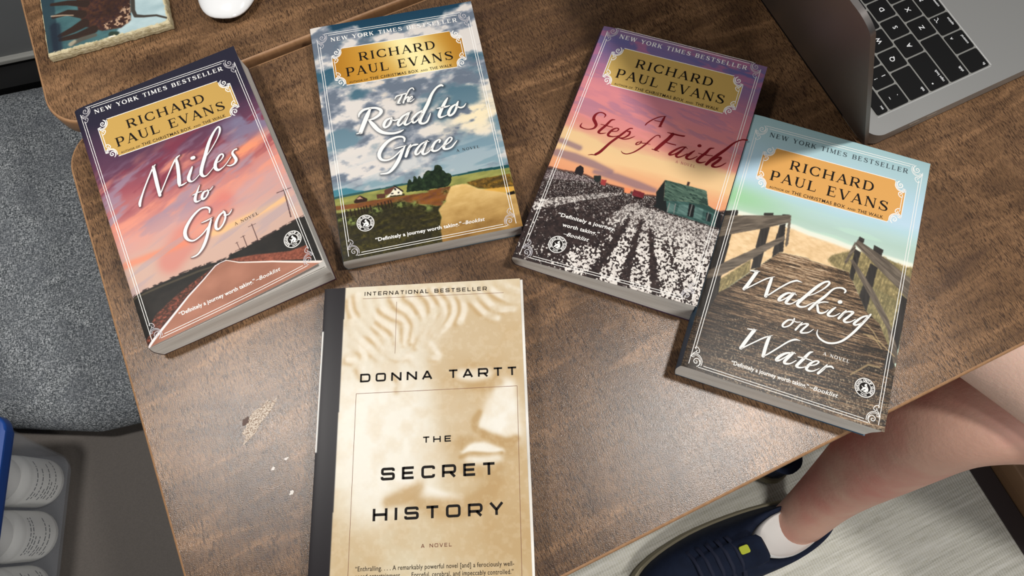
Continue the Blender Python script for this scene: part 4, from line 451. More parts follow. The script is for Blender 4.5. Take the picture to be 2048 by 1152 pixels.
def picture_cotton_field():
    p = Print(CW, CH, seed=37); A = ART['C']
    w = p.Y + 14 * (p.fbm(50, 12, 4, 6) - 0.5) - (p.X - 66) * 0.03
    p.grad([(0, (134, 104, 140)), (10, (104, 100, 150)), (22, (132, 106, 146)), (40, (178, 116, 138)), (58, (208, 132, 142)), (78, (212, 134, 134)), (92, (216, 140, 128)), (99, (232, 196, 146)), (110, (238, 198, 146)), (122, (232, 164, 120)), (140, (226, 146, 108)), (203, (220, 140, 100))], w)
    c = p.fbm(30, 5, 5, 9, 3); p.mix(band(c, 0.5, 0.66) * band(p.Y, 40, 55) * band(-p.Y, -95, -85) * 0.5, (228, 142, 142))
    p.mix(band(p.fbm(24, 5, 5, 10, 6), 0.53, 0.63) * band(-p.Y, -92, -75) * 0.35, (140, 110, 148)); p.mix(band(p.fbm(18, 6, 4, 4, 7), 0.56, 0.66) * band(-p.Y, -40, -30) * 0.6, (190, 110, 140))
    for k in ('cloud1', 'cloud2', 'cloud3'): p.mix(p.line(A[k], 1.6) * 0.75, (140, 112, 122))
    p.mix(p.blur(p.poly([(x, y - 1.2) for x, y in A['field']], 1)) * 0.8, (70, 48, 48))
    fld = p.poly(A['field'], 1); e = p.fbm(2.0, 1.6, 3)
    p.mix(fld, np.stack([30 + 42 * e, 25 + 32 * e, 26 + 28 * e], -1) / 255)
    dens = np.full(p.X.shape, 0.13) + 0.16 * band(-p.Y, -150, -125)
    dens = np.where(p.poly(A['band0'], 0) > .5, 0.5, dens); dens = np.where(p.poly(A['band1'], 0) > .5, 0.66, dens)
    hi = p.poly(A['lefthi'], 1); ct = p.poly(A['ctop'], 1); dens = np.maximum(dens, ct * 0.66); dens = np.maximum(dens, hi * 0.4)
    for i in range(4): dens = dens * (1 - 0.92 * p.line(A['gap%d' % i], 1.8) * (1.0 if i < 3 else 0.5))
    dens *= 1 - 0.95 * np.exp(-((p.X - 40) / 27) ** 4 - ((p.Y - 171) / 12) ** 4)
    far = band(-p.Y, -170, -128)
    sp = p.speck(1.25, dens, 5) * (1 - far) + p.speck(0.62, dens, 9) * far
    tone = p.fbm(2.0, 2.0, 2); top = band(-p.Y, -160, -125) * 0.32
    p.mix(sp * fld * (1 - top), np.stack([200 + 50 * tone, 192 + 52 * tone, 186 + 50 * tone], -1) / 255)
    p.mix(p.poly(A['band0'], 3) * 0.35, (132, 112, 118))
    r = p.fbm(5, 0.9, 3, 14, 60)
    p.mix(p.poly(A['wall']), np.stack([34 + 46 * r, 58 + 60 * r, 56 + 54 * r], -1) / 255); p.mix(p.poly(A['gable']), (28, 32, 33)); p.mix(p.poly(A['rightdark']), (24, 26, 30))
    for k in ('p1', 'p2', 'p3'): p.mix(p.poly(A[k]), np.stack([58 + 56 * r, 86 + 60 * r, 82 + 56 * r], -1) / 255)
    p.mix(p.poly(A['door']), (20, 24, 26)); p.mix(p.poly(A['w1']), (24, 34, 36))
    for i in range(4): p.mix(p.line(A['post%d' % i], 0.2) * 0.8, (132, 132, 128))
    p.mix(p.poly(A['ext']), (44, 72, 66)); p.mix(p.poly(A['roof']), np.stack([44 + 62 * r, 66 + 66 * r, 58 + 56 * r], -1) / 255); p.mix(p.poly(A['roof']) * band(p.fbm(3.5, 1.0, 3, 12, 63), 0.56, 0.64) * 0.7, (30, 48, 44))
    p.mix(p.poly(A['chim']), (66, 46, 44)); p.mix(p.poly(A['redsh']), (34, 20, 20)); p.mix(p.poly(A['red']), np.stack([92 + 40 * r, 28 + 20 * r, 36 + 18 * r], -1) / 255); p.mix(p.poly(A['org'], 2), (240, 146, 100))
    p.mix(p.poly(A['tractor']), (40, 44, 42)); p.mix(p.poly(A['redbin']), (160, 60, 60)); p.mix(band(p.blur(p.poly(A['tree'], 2), 2) + (e - .5) * .6, .4, .55), (40, 34, 36))
    return p
def picture_boardwalk():
    p = Print(CW, CH, seed=53); A = ART['D']
    w = p.Y + 8 * (p.fbm(40, 14, 4, 4) - 0.5)
    p.grad([(0, (158, 190, 194)), (18, (172, 202, 208)), (40, (182, 212, 228)), (54, (190, 216, 232)), (60, (182, 214, 222)), (66, (184, 212, 208)), (74, (180, 206, 194)), (82, (190, 212, 200)), (96, (198, 218, 200)), (203, (196, 218, 200))], w + band(-p.X, -66, 0) * 3)
    p.mix(band(p.fbm(30, 4, 4, 0, 3), 0.5, 0.62) * band(p.Y, 62, 72) * 0.4, (196, 230, 206))
    p.mix(np.exp(-((p.X - 2) / 34) ** 2 - ((p.Y - 70) / 10) ** 2) * 0.7, (150, 208, 146))
    s = p.poly(A['sand'], 2); f = p.fbm(4, 2, 4); p.mix(s, np.stack([214 + 40 * f, 178 + 44 * f, 128 + 50 * f], -1) / 255)
    p.mix(p.line(A['foam'], 1.2) * 0.85, (240, 240, 224))
    b = p.fbm(0.7, 6, 4, 8, 9); e = p.fbm(1.8, 1.8, 4)
    for k in ('grassr', 'grassl'):
        g = p.poly(A[k], 3); p.mix(g * 0.95, np.stack([92 + 100 * b * e * 1.7, 84 + 88 * b * e * 1.7, 56 + 62 * b * e * 1.7], -1) / 255)
    top = p.blur(p.poly(A['grassr'], 1), 12); p.mix(np.clip(top * (1 - p.poly(A['grassr'], 1)) * band(b, .5, .6) * 2, 0, .8), (150, 134, 92))
    wk = p.poly(A['walk'], 1); Y2 = p.Y + (p.X - 66) * 0.05
    grow = 2.0 + 4.0 * band(Y2, 92, 203); ph = np.log(np.maximum(Y2 - 70, 4)) * 17
    pl = np.floor(ph); tone = np.random.RandomState(3).rand(400)[pl.astype(int) % 400]; gap = np.abs(ph - pl - 0.5) > 0.44
    st = p.fbm(16, 0.75, 5, -3, 20, 0.65); st2 = p.fbm(5, 0.45, 4, -3, 24, 0.7)
    glow = np.exp(-((p.X - 62) / 30) ** 2 - ((p.Y - 112) / 30) ** 2)
    v = 0.30 + 0.20 * (tone - .5) + 1.3 * (st - .5) + 0.9 * (st2 - .5) + 0.30 * glow - 0.10 * band(p.Y, 150, 203)
    v = np.where(gap, v - 0.25, v)
    p.mix(wk, np.stack([np.interp(v, [0, .3, .6, 1], [k0, k1, k2, k3]) for k0, k1, k2, k3 in ((32, 86, 154, 222), (24, 66, 124, 198), (17, 47, 94, 168))], -1) / 255)
    p.mix(wk * p.speck(0.7, 0.07 + 0.14 * band(p.Y, 150, 190), 77) * 0.6, (196, 178, 150))
    p.mix(np.exp(-((p.X - 6) / 16) ** 2) * wk * 0.55, (40, 33, 29))
    wood = p.fbm(9, 0.9, 4, -4, 30); dk = (48, 43, 40)
    def timber(k, dark, rot=0):
        m = p.poly(A[k]); n = wood if rot == 0 else p.fbm(9, 1.1, 4, rot, 33)
        p.mix(m, np.stack([(34 if dark else 66) + (30 if dark else 78) * n, (31 if dark else 58) + (28 if dark else 72) * n, (29 if dark else 50) + (26 if dark else 64) * n], -1) / 255)
    for k in ('pa', 'pb', 'pc', 'rpa', 'rpb', 'rpc'): timber(k, True, 80)
    for k in ('capa', 'capb', 'capc', 'rca', 'rcb'): timber(k, True)
    for k in ('low', 'rail'): timber(k, False, -28)
    timber('endp', False, 80); timber('rlow', False, 48); timber('rrail', False, 30); timber('brace', False, -50)
    for i in range(4): p.mix(p.line(A['weeds%d' % i], 0.25) * 0.75, (176, 152, 110))
    for st_ in TITLE['D']: p.mix(p.line([(x + .3, y + .4, w) for x, y, w in spline(st_, 3)], 0.7) * 0.35, (40, 32, 28))
    return p
EW, EH = 139.0, 211.0
def picture_statue():
    p = Print(EW, EH, 0.42, seed=71)
    p.grad([(0, (230, 218, 188)), (40, (228, 216, 188)), (90, (236, 228, 204)), (150, (228, 216, 184)), (211, (218, 202, 164))])
    p.mix(band(p.X, 70, 135) * 0.35, (206, 172, 118)); n = p.fbm(10, 10, 4)
    cols = {0: (192, 158, 106), 1: (246, 240, 220), 2: (206, 176, 128)}
    for kind, al, w, bl, pts in FACE:
        q = spline(pts, 4)
        k = (p.line(q, bl) if w == 0 else p.line([(x, y) for x, y in q], bl * (1.1 if w > 8 else 0.85), w)) * al * (0.72 if w > 8 or bl > 7 else 1.0)
        if 0 < w < 2.2 and pts[0][1] < 70: k = k * (0.25 + 1.1 * band(n, 0.34, 0.60))
        p.mix(k, cols[kind])
    p.C = np.stack([p.blur(p.C[..., k], 2) for k in range(3)], -1) * np.array([0.96, 0.965, 1.0])
    p.mix(band(n, 0.4, 0.7) * 0.16, (190, 150, 96)); p.mix(band(p.fbm(3, 3, 3), 0.5, 0.7) * 0.10, (250, 244, 228))
    p.mix(p.poly([(-1, -1), (14.9, -1), (13.5, 212), (-1, 212)]), (26, 22, 26)); p.mix(p.poly([(-1, 31), (.9, 31), (.9, 113), (-1, 113)]), (236, 234, 228))
    return p

# ------------------------------------------------------------------ books
class Sheet:
    """The surface of a front cover lying on its book: maps cover millimetres to the room."""
    def __init__(s, key, w, h, lift=0.0, droop=0.8, z=None):
        s.C = np.array(COVER[key]); s.w, s.h, s.lift, s.droop = w, h, lift, droop
        s.z = s.C[:, 2] if z is None else np.array(z)
    def __call__(s, x, y, dz=0.0):
        u, v = np.asarray(x, float) / s.w, np.asarray(y, float) / s.h; k = [(1 - u) * (1 - v), u * (1 - v), u * v, (1 - u) * v]
        X = sum(a * c[0] for a, c in zip(k, s.C)); Y = sum(a * c[1] for a, c in zip(k, s.C)); Z = sum(a * c for a, c in zip(k, s.z))
        uu, vv = np.clip(u, 0, 1), np.clip(v, 0, 1)
        Z = Z + s.lift * (uu * vv) ** 2.4 - s.droop * np.exp(-uu * s.w / 3.0)
        return np.stack([X, Y, Z + dz], -1)
def local(root, P): return W3(P) - np.array(root.location)
def flat_part(name, sheet, VF, mat, root, parent, dz):
    V, F = VF
    return mesh(name, local(root, sheet(V[:, 0], V[:, 1], dz)), F, mat, parent)
def cover_mesh(name, sheet, pic, root):
    P = local(root, sheet(pic.X, pic.Y)).reshape(-1, 3); ny, nx = pic.ny, pic.nx
    I = np.arange(ny * nx).reshape(ny, nx)
    q = np.stack([I[:-1, :-1], I[1:, :-1], I[1:, 1:], I[:-1, 1:]], -1).reshape(-1, 4)
    ring = np.concatenate([I[0, :-1], I[:-1, -1], I[-1, :0:-1], I[:0:-1, 0]]); m = len(ring); b = ny * nx
    V = np.vstack([P, P[ring], P[ring] - [0, 0, 0.00035]]); a = np.arange(m); c = (a + 1) % m
    sk = np.stack([b + a, b + c, b + m + c, b + m + a], -1)
    F = np.vstack([q, sk]); me = bpy.data.meshes.new(name)
    me.vertices.add(len(V)); me.vertices.foreach_set('co', V.ravel()); me.loops.add(F.size); me.loops.foreach_set('vertex_index', F.ravel())
    me.polygons.add(len(F)); me.polygons.foreach_set('loop_start', np.arange(len(F)) * 4); me.update(calc_edges=True)
    col = np.ones((len(V), 4)); col[:b, :3] = s2l(np.clip(pic.C, 0, 1)).reshape(-1, 3); col[b:, :3] = s2l(np.array([236, 232, 224]) / 255)
    at = me.color_attributes.new('ink', 'FLOAT_COLOR', 'POINT'); at.data.foreach_set('color', col.ravel())
    return link(name, me, M_PRINT, root, True)
def page_block(root, top, base, mat=M_PAPER, zb=0.5):
    """Pages: top and base corners (TL, TR, BR, BL), sides slightly wavy."""
    top, base = np.array(top, float), np.array(base, float); bm = bmesh.new(); rings = []
    for k in range(9):
        t = k / 8.0; c = base * (1 - t) + top * t; ring = []
        for i in range(4):
            p, q = c[i], c[(i + 1) % 4]; d = q - p; nn = np.array([-d[1], d[0], 0]) / np.hypot(d[0], d[1])
            for j in range(6):
                f = j / 6.0; wob = 0.25 * math.sin(7 * t + i) * (1 if i != 3 else 0) + (1.55 * math.sin(math.pi * t) if i == 3 else (-0.5 * math.sin(math.pi * t) if i == 1 else 0))
                ring.append(p + d * f + nn * wob)
        rings.append([tuple(v) for v in local(root, np.array(ring))])
    loft(bm, rings); return from_bm('page_block', bm, mat, root)
def spine_part(root, sheet, base, mat, bulge=1.6):
    bm = bmesh.new(); ys = np.linspace(0, sheet.h, 24); V = []
    for y in ys:
        t = sheet(0.0, y, -0.05); f = y / sheet.h; b = np.array([base[0][0] * (1 - f) + base[3][0] * f, base[0][1] * (1 - f) + base[3][1] * f, 0.1])
        d = np.array(sheet(1.0, y)) - t; d[2] = 0; d /= np.linalg.norm(d)
        V.append([bm.verts.new(tuple(local(root, t * (1 - k / 8) + b * k / 8 - d * (bulge * math.sin(math.pi * k / 8))))) for k in range(9)])
    for a, c in zip(V, V[1:]):
        for k in range(8): bm.faces.new((a[k], a[k + 1], c[k + 1], c[k]))
    return from_bm('spine', bm, mat, root, True)
def back_cover(root, base, mat):
    bm = bmesh.new(); prism(bm, [tuple(local(root, np.array([x, y, 0.0])))[:2] for x, y in base], 0.00005, 0.00045)
    return from_bm('back_cover', bm, mat, root)

# layout shared by the series: border, name plate and lines of type (mm on the cover)
LAYOUT = dict(a=(34.5, 95, 33.9, 38.0), b=(35.3, 96.3, 38.1, 39.1), c=(35.7, 97.8, 29.7, 29.5), d=(36.3, 99.4, 36.9, 35.6))
def orn(cx, cy, fx, fy, k=1.0):
    return [[(cx + fx * x * k, cy + fy * y * k, w * k) for x, y, w in st] for st in ORNAMENT]
def hor(x0, x1, y0, y1, w): return [(x0 + (x1 - x0) * i / 10, y0 + (y1 - y0) * i / 10, w) for i in range(11)]
def border_strokes(x0, x1, yl, yr, yb, w=0.42):
    """Double frame with scrolled corners; yl / yr: height of the top line at its left / right end."""
    out = []; g = 1.75; o = 9.5; i_ = 11.5
    Y = lambda x: yl + (yr - yl) * (x - x0) / (x1 - x0)
    out += [hor(x0 + 6.5, x1 - 6.5, Y(x0 + 6.5), Y(x1 - 6.5), w), hor(x0 + o, x1 - o, Y(x0 + o) + g, Y(x1 - o) + g, w)]
    out += [hor(x0 + 6.5, x1 - 6.5, yb, yb, w), hor(x0 + o, x1 - o, yb - g, yb - g, w)]
    for x, s, yy in ((x0, 1, yl), (x1, -1, yr)):
        n = 20
        out.append([(x, yy + 4.5 + (yb - yy - 5) * i / n, w) for i in range(n + 1)]); out.append([(x + s * g, yy + i_ + (yb - yy - 2 * i_) * i / n, w) for i in range(n + 1)])
    O = [orn(x0, yb, 1, -1), orn(x1, yb, -1, -1), orn(x0, yl, 1, 1), orn(x1, yr, -1, 1)]
    return out, O
M_PLATE = {k: vcol_mat('gilt_plate_' + n, 0.36, 0.4) for k, n in (('A', 'ochre'), ('B', 'bright'), ('C', 'sand'), ('D', 'orange'))}
PLATE_COL = {'A': (196, 158, 84), 'B': (196, 142, 50), 'C': (200, 166, 94), 'D': (222, 164, 88)}
def plate_mesh(root, parent, sheet, key, yl, yr):
    """Name plate with hollow corners, finely gridded."""
    x0, x1, h = 14.3, 119.2, 34.5; r = 8.0; nx, ny = 160, 60
    X, Yn = np.meshgrid(np.linspace(x0, x1, nx), np.linspace(0, h, ny)); Y = Yn + yl + (yr - yl) * (X - x0) / (x1 - x0)
    dx = np.minimum(X - x0, x1 - X); dy = np.minimum(Yn, h - Yn); inside = np.hypot(dx, dy) > r
    c = np.array(PLATE_COL[key], float); col = np.ones((ny, nx, 3)) * c
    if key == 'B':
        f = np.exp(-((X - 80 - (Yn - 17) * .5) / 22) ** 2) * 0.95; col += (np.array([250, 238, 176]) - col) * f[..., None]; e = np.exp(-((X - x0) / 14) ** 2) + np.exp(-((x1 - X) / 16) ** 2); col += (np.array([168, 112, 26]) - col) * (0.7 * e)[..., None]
    I = np.arange(nx * ny).reshape(ny, nx); q = np.stack([I[:-1, :-1], I[1:, :-1], I[1:, 1:], I[:-1, 1:]], -1); ok = inside[:-1, :-1] & inside[1:, :-1] & inside[1:, 1:] & inside[:-1, 1:]
    F = q[ok]; P = local(root, sheet(X, Y, 0.05)).reshape(-1, 3)
    used = np.unique(F); remap = -np.ones(nx * ny, int); remap[used] = np.arange(len(used))
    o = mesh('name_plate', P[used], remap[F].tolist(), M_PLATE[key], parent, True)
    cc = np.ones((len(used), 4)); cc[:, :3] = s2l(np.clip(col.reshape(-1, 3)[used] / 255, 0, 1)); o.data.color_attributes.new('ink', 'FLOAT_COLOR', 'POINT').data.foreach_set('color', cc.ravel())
    Yt = lambda x: yl + (yr - yl) * (x - x0) / (x1 - x0); k = 0.95; w = 0.5
    fr = [hor(x0 + r, x1 - r, Yt(x0 + r), Yt(x1 - r), w), hor(x0 + r, x1 - r, Yt(x0 + r) + h, Yt(x1 - r) + h, w)]
    for x, s in ((x0, 1), (x1, -1)):
        fr += [[(x - s * .3, Yt(x) + 5.5 + (h - 11) * i / 6, w) for i in range(7)], [(x + s * 1.4, Yt(x) + 10 + (h - 20) * i / 6, w * .9) for i in range(7)]]
    Q = orn(x0, yl, 1, 1, k) + orn(x1, yr, -1, 1, k) + orn(x0, yl + h, 1, -1, k) + orn(x1, yr + h, -1, -1, k)
    return o, fr, [[(a, b, c_ * 1.5) for a, b, c_ in st] for st in Q]
def badge_parts(cx, cy, r=6.4):
    ring = lambda q, w: [(cx + q * math.cos(a), cy + q * math.sin(a), w) for a in np.linspace(0, 2 * math.pi, 41)]
    S = [ring(r, 0.35), ring(r * 0.95, 0.2), ring(r * 0.60, 0.35)]
    fig = [[(-.28, .36, .1), (-.1, .1, .22), (.12, -.05, .2), (.2, .25, .18), (-.05, .38, .16), (.25, .42, .1)], [(.08, -.34, .2), (.02, -.26, .2)], [(.15, -.15, .18), (.3, .05, .12), (.34, .3, .08)], [(-.2, .0, .08), (-.32, -.1, .06)]]
    S += [[(cx + x * r, cy + y * r, w * r) for x, y, w in st] for st in fig]
    parts = [strips(S, 1.0, False, True)]
    def arc(text, a0, a1, rad, size, flip=False):
        n = len(text)
        for i, ch in enumerate(text):
            if ch == ' ': continue
            V, F = font_mesh(ch, 0.03); V = V - [(V[:, 0].min() + V[:, 0].max()) / 2, 0.36]; V = V * size / 0.72
            a = math.radians(a0 + (a1 - a0) * i / (n - 1)); d = np.array([math.cos(a), -math.sin(a)]); t = np.array([math.sin(a), math.cos(a)])
            if flip: parts.append((np.array([cx, cy]) + d * rad - t * V[:, :1] * 1 - (-d) * -V[:, 1:2] * -1, F)) if False else parts.append((np.array([cx, cy]) + d * rad - t[None] * V[:, :1] + (-d)[None] * V[:, 1:2], F))
            else: parts.append((np.array([cx, cy]) + d * rad + t[None] * V[:, :1] + d[None] * V[:, 1:2], F))
    arc('READING GROUP GUIDE', 214, -34, r * 0.775, r * 0.24); arc('INSIDE', 250, 290, r * 0.775, r * 0.14, True)
    return merge(*parts)
def ribbon(strokes, smooth=False, caps=False, maxlen=3.0): return strips(strokes, maxlen, smooth, caps)

def paperback(key, label, pic, sheet, spine_col, block_top=None, title_ink=M_INKW, nyt_ink=M_INKW, quote=None, badge=None, novel=None, novel_ink=M_INKB, line_ink=M_INKW, orn_ink=M_INKG, extra_page=False):
    base = BASE[key]; cx = sum(b[0] for b in base) / 4; cy = sum(b[1] for b in base) / 4
    root = empty('paperback_book', tuple(W3([cx, cy, 0.0])))
    tag(root, label, 'book', 'paperback novels on the table')
    cov = cover_mesh('front_cover', sheet, pic, root)
    mat = new_mat('cover_card_' + key.lower(), rgb(*spine_col), 0.4, 0.35)
    top = block_top if block_top is not None else [sheet(.15, .8, -.4), sheet(CW - 1, .8, -.45), sheet(CW - 1, CH - .4, -.45), sheet(.15, CH - .4, -.4)]
    inset = np.array([(b[0] + (cx - b[0]) * k_, b[1] + (cy - b[1]) * k_, 0.5) for b, k_ in zip(base, (.003, .012, .010, .003))])
    page_block(root, top, inset)
    spine_part(root, sheet, base, mat); back_cover(root, base, mat)
    ra, rb, ya, yb = LAYOUT[key.lower()]; sl = (yb - ya) / (rb - ra); B = lambda x, off: ya + off + sl * (x - 35.5)
    yl, yr = B(14.3, -14.2), B(119.2, -14.2)
    pl, fr, Q = plate_mesh(root, cov, sheet, key, yl, yr)
    lines, O = border_strokes(4.4, 129.0, B(4.4, -30.2), B(129, -30.2), 200.6)
    flat_part('border_line', sheet, ribbon(lines), line_ink, root, cov, 0.05)
    for o_ in O: flat_part('corner_scroll', sheet, ribbon(o_, True, True), orn_ink, root, cov, 0.07)
    flat_part('plate_frame', sheet, merge(ribbon(fr), ribbon(Q, True, True)), M_INKW, root, cov, 0.09)
    name = set_text(SERIF, 'RICHARD', 35.2, 97.4, B(35.2, 0), 7.6, 0.2, 1.15, B(97.4, 0)) + set_text(SERIF, 'PAUL EVANS', 23.4, 109.6, B(23.4, 12.6), 8.0, 0.2, 1.15, B(109.6, 12.6))
    flat_part('author_lettering', sheet, ribbon(name, maxlen=2.0), M_INKK, root, cov, 0.10)
    au = lambda t, a, b, c: sans(t, a, b, B(a, 19.0), c, B(b, 19.0), 0.012, 0, 1.12)
    flat_part('credit_lettering', sheet, merge(au('AUTHOR OF', 24.8, 39.6, 1.7), au('THE CHRISTMAS BOX', 41.2, 80.0, 2.6), au('AND', 81.8, 87.6, 1.6), au('THE WALK', 89.2, 107.4, 2.6)), M_INKB, root, cov, 0.12)
    flat_part('bestseller_lettering', sheet, ribbon(set_text(SERIF, 'NEW YORK TIMES BESTSELLER', 15.2, 118.6, B(15.2, -22.0), 3.7, 0.24, 1.25, B(118.6, -22.0)), maxlen=2.0), nyt_ink, root, cov, 0.08)
    flat_part('title_lettering', sheet, ribbon(TITLE[key], True, True, 1.0), title_ink, root, cov, 0.11)
    flat_part('quote_lettering', sheet, merge(*quote), M_INKW, root, cov, 0.12)
    dsc = [(badge[0] + 6.4 * math.cos(a), badge[1] + 6.4 * math.sin(a)) for a in np.linspace(0, 2 * math.pi, 40, endpoint=False)]
    seal = flat_part('seal', sheet, (np.array(dsc), [tuple(range(40))[::-1]]), M_INKK, root, cov, 0.07)
    seal_m = flat_part('seal_lettering', sheet, badge_parts(*badge), M_INKW, root, cov, 0.13)
    flat_part('novel_lettering', sheet, ribbon(set_text(SERIF, 'A NOVEL', novel[0], novel[1], novel[2], 2.3, 0.3, 1.1), maxlen=2.0), novel_ink, root, cov, 0.08)
    if extra_page:
        t = np.array(block_top); V = [t[0], t[1], t[2], t[3]]; n = 10; G = []
        for j in range(n + 1):
            for i in range(n + 1):
                u, v = i / n, j / n; q = (1 - u) * (1 - v) * V[0] + u * (1 - v) * V[1] + u * v * V[2] + (1 - u) * v * V[3]; G.append(q + np.array([0, 0, 0.12 + 2.5 * (u * v) ** 2.5]))
        mesh('first_page', local(root, np.array(G)), [(j * (n + 1) + i, (j + 1) * (n + 1) + i, (j + 1) * (n + 1) + i + 1, j * (n + 1) + i + 1) for j in range(n) for i in range(n)], new_mat('title_leaf', rgb(244, 240, 232), 0.7), root, True)
    return root
def q1(x0, x1, y0, y1, xm):
    k = (y1 - y0) / (x1 - x0)
    return [sans('“Definitely a journey worth taking.”', x0, xm, y0, 2.9, y0 + k * (xm - x0), 0.02, 0, 1.02), sans('–Booklist', xm + .6, x1, y0 + k * (xm + .6 - x0), 2.9, y1, 0.012, 0.25)]
shA = Sheet('A', CW, CH, lift=9.0, droop=2.2, z=[23.5, 27.5, 29.0, 25.0]); bA = BASE['A']
topA = [shA(.15, .8, -.4), shA(CW - 1, .8, -.6), np.array([bA[2][0] - .3, bA[2][1] + .4, 26.6]), shA(.15, CH - .4, -.4)]
paperback('A', 'paperback with dusk road and pink sunset cover, its lower right corner curling up', picture_dusk_road(), shA, (60, 32, 40), topA, quote=q1(27.5, 104, 191.8, 194.0, 84.6), badge=(119.6, 176.4), novel=(84.9, 103.7, 146.0), extra_page=True)
shB = Sheet('B', CW, CH, droop=0.6)
paperback('B', 'paperback with cloudy sky, farmhouse and pale dirt road cover, bright gold name plate', picture_dirt_road(), shB, (70, 84, 92), None, quote=q1(25.4, 107, 192.8, 193.2, 89.6), badge=(20.2, 176.8), novel=(96.7, 114.7, 133.5))
shC = Sheet('C', CW, CH, droop=0.8)
paperback('C', 'paperback with purple sunset, green shack and white cotton field cover, crimson title', picture_cotton_field(), shC, (66, 44, 66), None, title_ink=M_INKR, novel_ink=new_mat('faded_rose_ink', rgb(176, 90, 92), 0.5), quote=[sans('“Definitely a journey', 20.2, 62.6, 164.3, 2.9, 164.6, 0.02), sans('worth taking.”', 26, 53.6, 171.2, 2.9, None, 0.02), sans('–Booklist', 29.0, 48.0, 177.6, 2.9, None, 0.012, 0.25)], badge=(27.6, 185.6), novel=(88.8, 103.8, 100.0))
shD = Sheet('D', CW, CH, droop=0.8)
paperback('D', 'paperback with wooden boardwalk to a green sea on its cover, orange name plate', picture_boardwalk(), shD, (44, 78, 104), None, nyt_ink=new_mat('slate_ink', rgb(62, 78, 84), 0.5), novel_ink=M_INKW, orn_ink=M_INKW, quote=q1(30.7, 101.2, 191.6, 191.0, 82.0), badge=(116.6, 178.6), novel=(86.6, 104, 165.6))

def statue_book():
    sh = Sheet('E', EW, EH, droop=0.5); base = BASE['E']; cx = sum(b[0] for b in base) / 4; cy = sum(b[1] for b in base) / 4
    root = empty('paperback_book', tuple(W3([cx, cy, 0.0]))); tag(root, 'paperback with cream marble statue face cover and black spine strip, nearest the table edge', 'book', 'paperback novels on the table')
    cov = cover_mesh('front_cover', sh, picture_statue(), root); card = new_mat('cover_card_black', rgb(36, 31, 34), 0.45, 0.2)
    top = [sh(1, .8, -.45), sh(EW + 1.6, .8, -.6), sh(EW + 1.6, EH - .5, -.6), sh(1, EH - .5, -.45)]
    ib = np.array([(b[0] + (cx - b[0]) * .012, b[1] + (cy - b[1]) * .008, .5) for b in base]); ib[1:3, 0] += 2.5
    page_block(root, top, ib); spine_part(root, sh, base, card, 1.2); back_cover(root, base, card)
    brown = new_mat('russet_ink', rgb(120, 70, 44), 0.5)
    rule = [hor(25.6, 134.2, 75.4, 75.8, .3), [(25.6 - .6 * i / 20, 75.4 + 130 * i / 20, .3) for i in range(21)], [(134.2 - 1.7 * i / 20, 75.8 + 130 * i / 20, .3) for i in range(21)], hor(27.6, 127.2, 8.8, 9.8, .26), [(51.6 - .4 * i / 8, 12.2 + 37 * i / 8, .26) for i in range(9)]]
    flat_part('rule_line', sh, ribbon(rule), brown, root, cov, 0.05)
    L = set_text(SQUARE, 'DONNA TARTT', 27.8, 134.2, 67.8, 5.7, 0.62, 1.2, 68.4)
    flat_part('author_lettering', sh, ribbon(L, maxlen=2.0), M_INKK, root, cov, 0.08)
    T = set_text(SQUARE, 'THE', 70.9, 89.6, 110.2, 3.9, 0.6, 1.2) + set_text(SQUARE, 'SECRET', 43.9, 117.9, 132.8, 7.8, 0.62, 1.22) + set_text(SQUARE, 'HISTORY', 39.3, 122.3, 157.8, 7.6, 0.62, 1.22)
    flat_part('title_lettering', sh, ribbon(T, maxlen=2.0), M_INKK, root, cov, 0.08)
    flat_part('bestseller_lettering', sh, merge(ribbon(set_text(SQUARE, 'INTERNATIONAL BESTSELLER', 28.7, 115.4, 6.7, 2.8, 0.5, 1.15, 7.5), maxlen=2.0)), M_INKB, root, cov, 0.08)
    flat_part('novel_lettering', sh, ribbon(set_text(SQUARE, 'A NOVEL', 70.3, 89.6, 175.3, 2.2, 0.5, 1.1)), brown, root, cov, 0.08)
    flat_part('quote_lettering', sh, merge(sans('“Enthralling. . . . A remarkably powerful novel [and] a ferociously well-', 29.5, 128.1, 187.2, 2.9, 188.6, 0.006), sans('paced entertainment. . . . Forceful, cerebral, and impeccably controlled.”', 29.7, 127.6, 191.6, 2.9, 193.3, 0.006)), M_INKB, root, cov, 0.10)
statue_book()

# ------------------------------------------------------------------ outlines
def rounded_poly(pts, radii, n=10):
    out = []; k = len(pts)
    for i in range(k):
        p, c, d = (np.array(pts[j % k], float) for j in (i - 1, i, i + 1)); r = radii[i]
        a = (p - c) / np.linalg.norm(p - c); b = (d - c) / np.linalg.norm(d - c)
        if r <= 0: out.append(tuple(c)); continue
        half = math.acos(max(-1, min(1, a @ b))) / 2; L = r / math.tan(half); s, e = c + a * L, c + b * L; o = c + (a + b) / np.linalg.norm(a + b) * r / math.sin(half)
        a0 = math.atan2(*(s - o)[::-1]); a1 = math.atan2(*(e - o)[::-1]); dd = (a1 - a0 + math.pi) % (2 * math.pi) - math.pi
        for j in range(n + 1): q = a0 + dd * j / n; out.append((o[0] + r * math.cos(q), o[1] + r * math.sin(q)))
    return out
def offset_poly(pts, d):
    P = np.array(pts); out = []
    area = sum(P[i - 1][0] * P[i][1] - P[i][0] * P[i - 1][1] for i in range(len(P))); sg = 1 if area > 0 else -1
    for i in range(len(P)):
        a = P[i] - P[i - 1]; b = P[(i + 1) % len(P)] - P[i]; na = np.array([a[1], -a[0]]) / np.linalg.norm(a) * sg; nb = np.array([b[1], -b[0]]) / np.linalg.norm(b) * sg
        m = na + nb; m /= max(np.linalg.norm(m), 1e-9); out.append(tuple(P[i] + m * d / max(0.5, m @ na)))
    return out

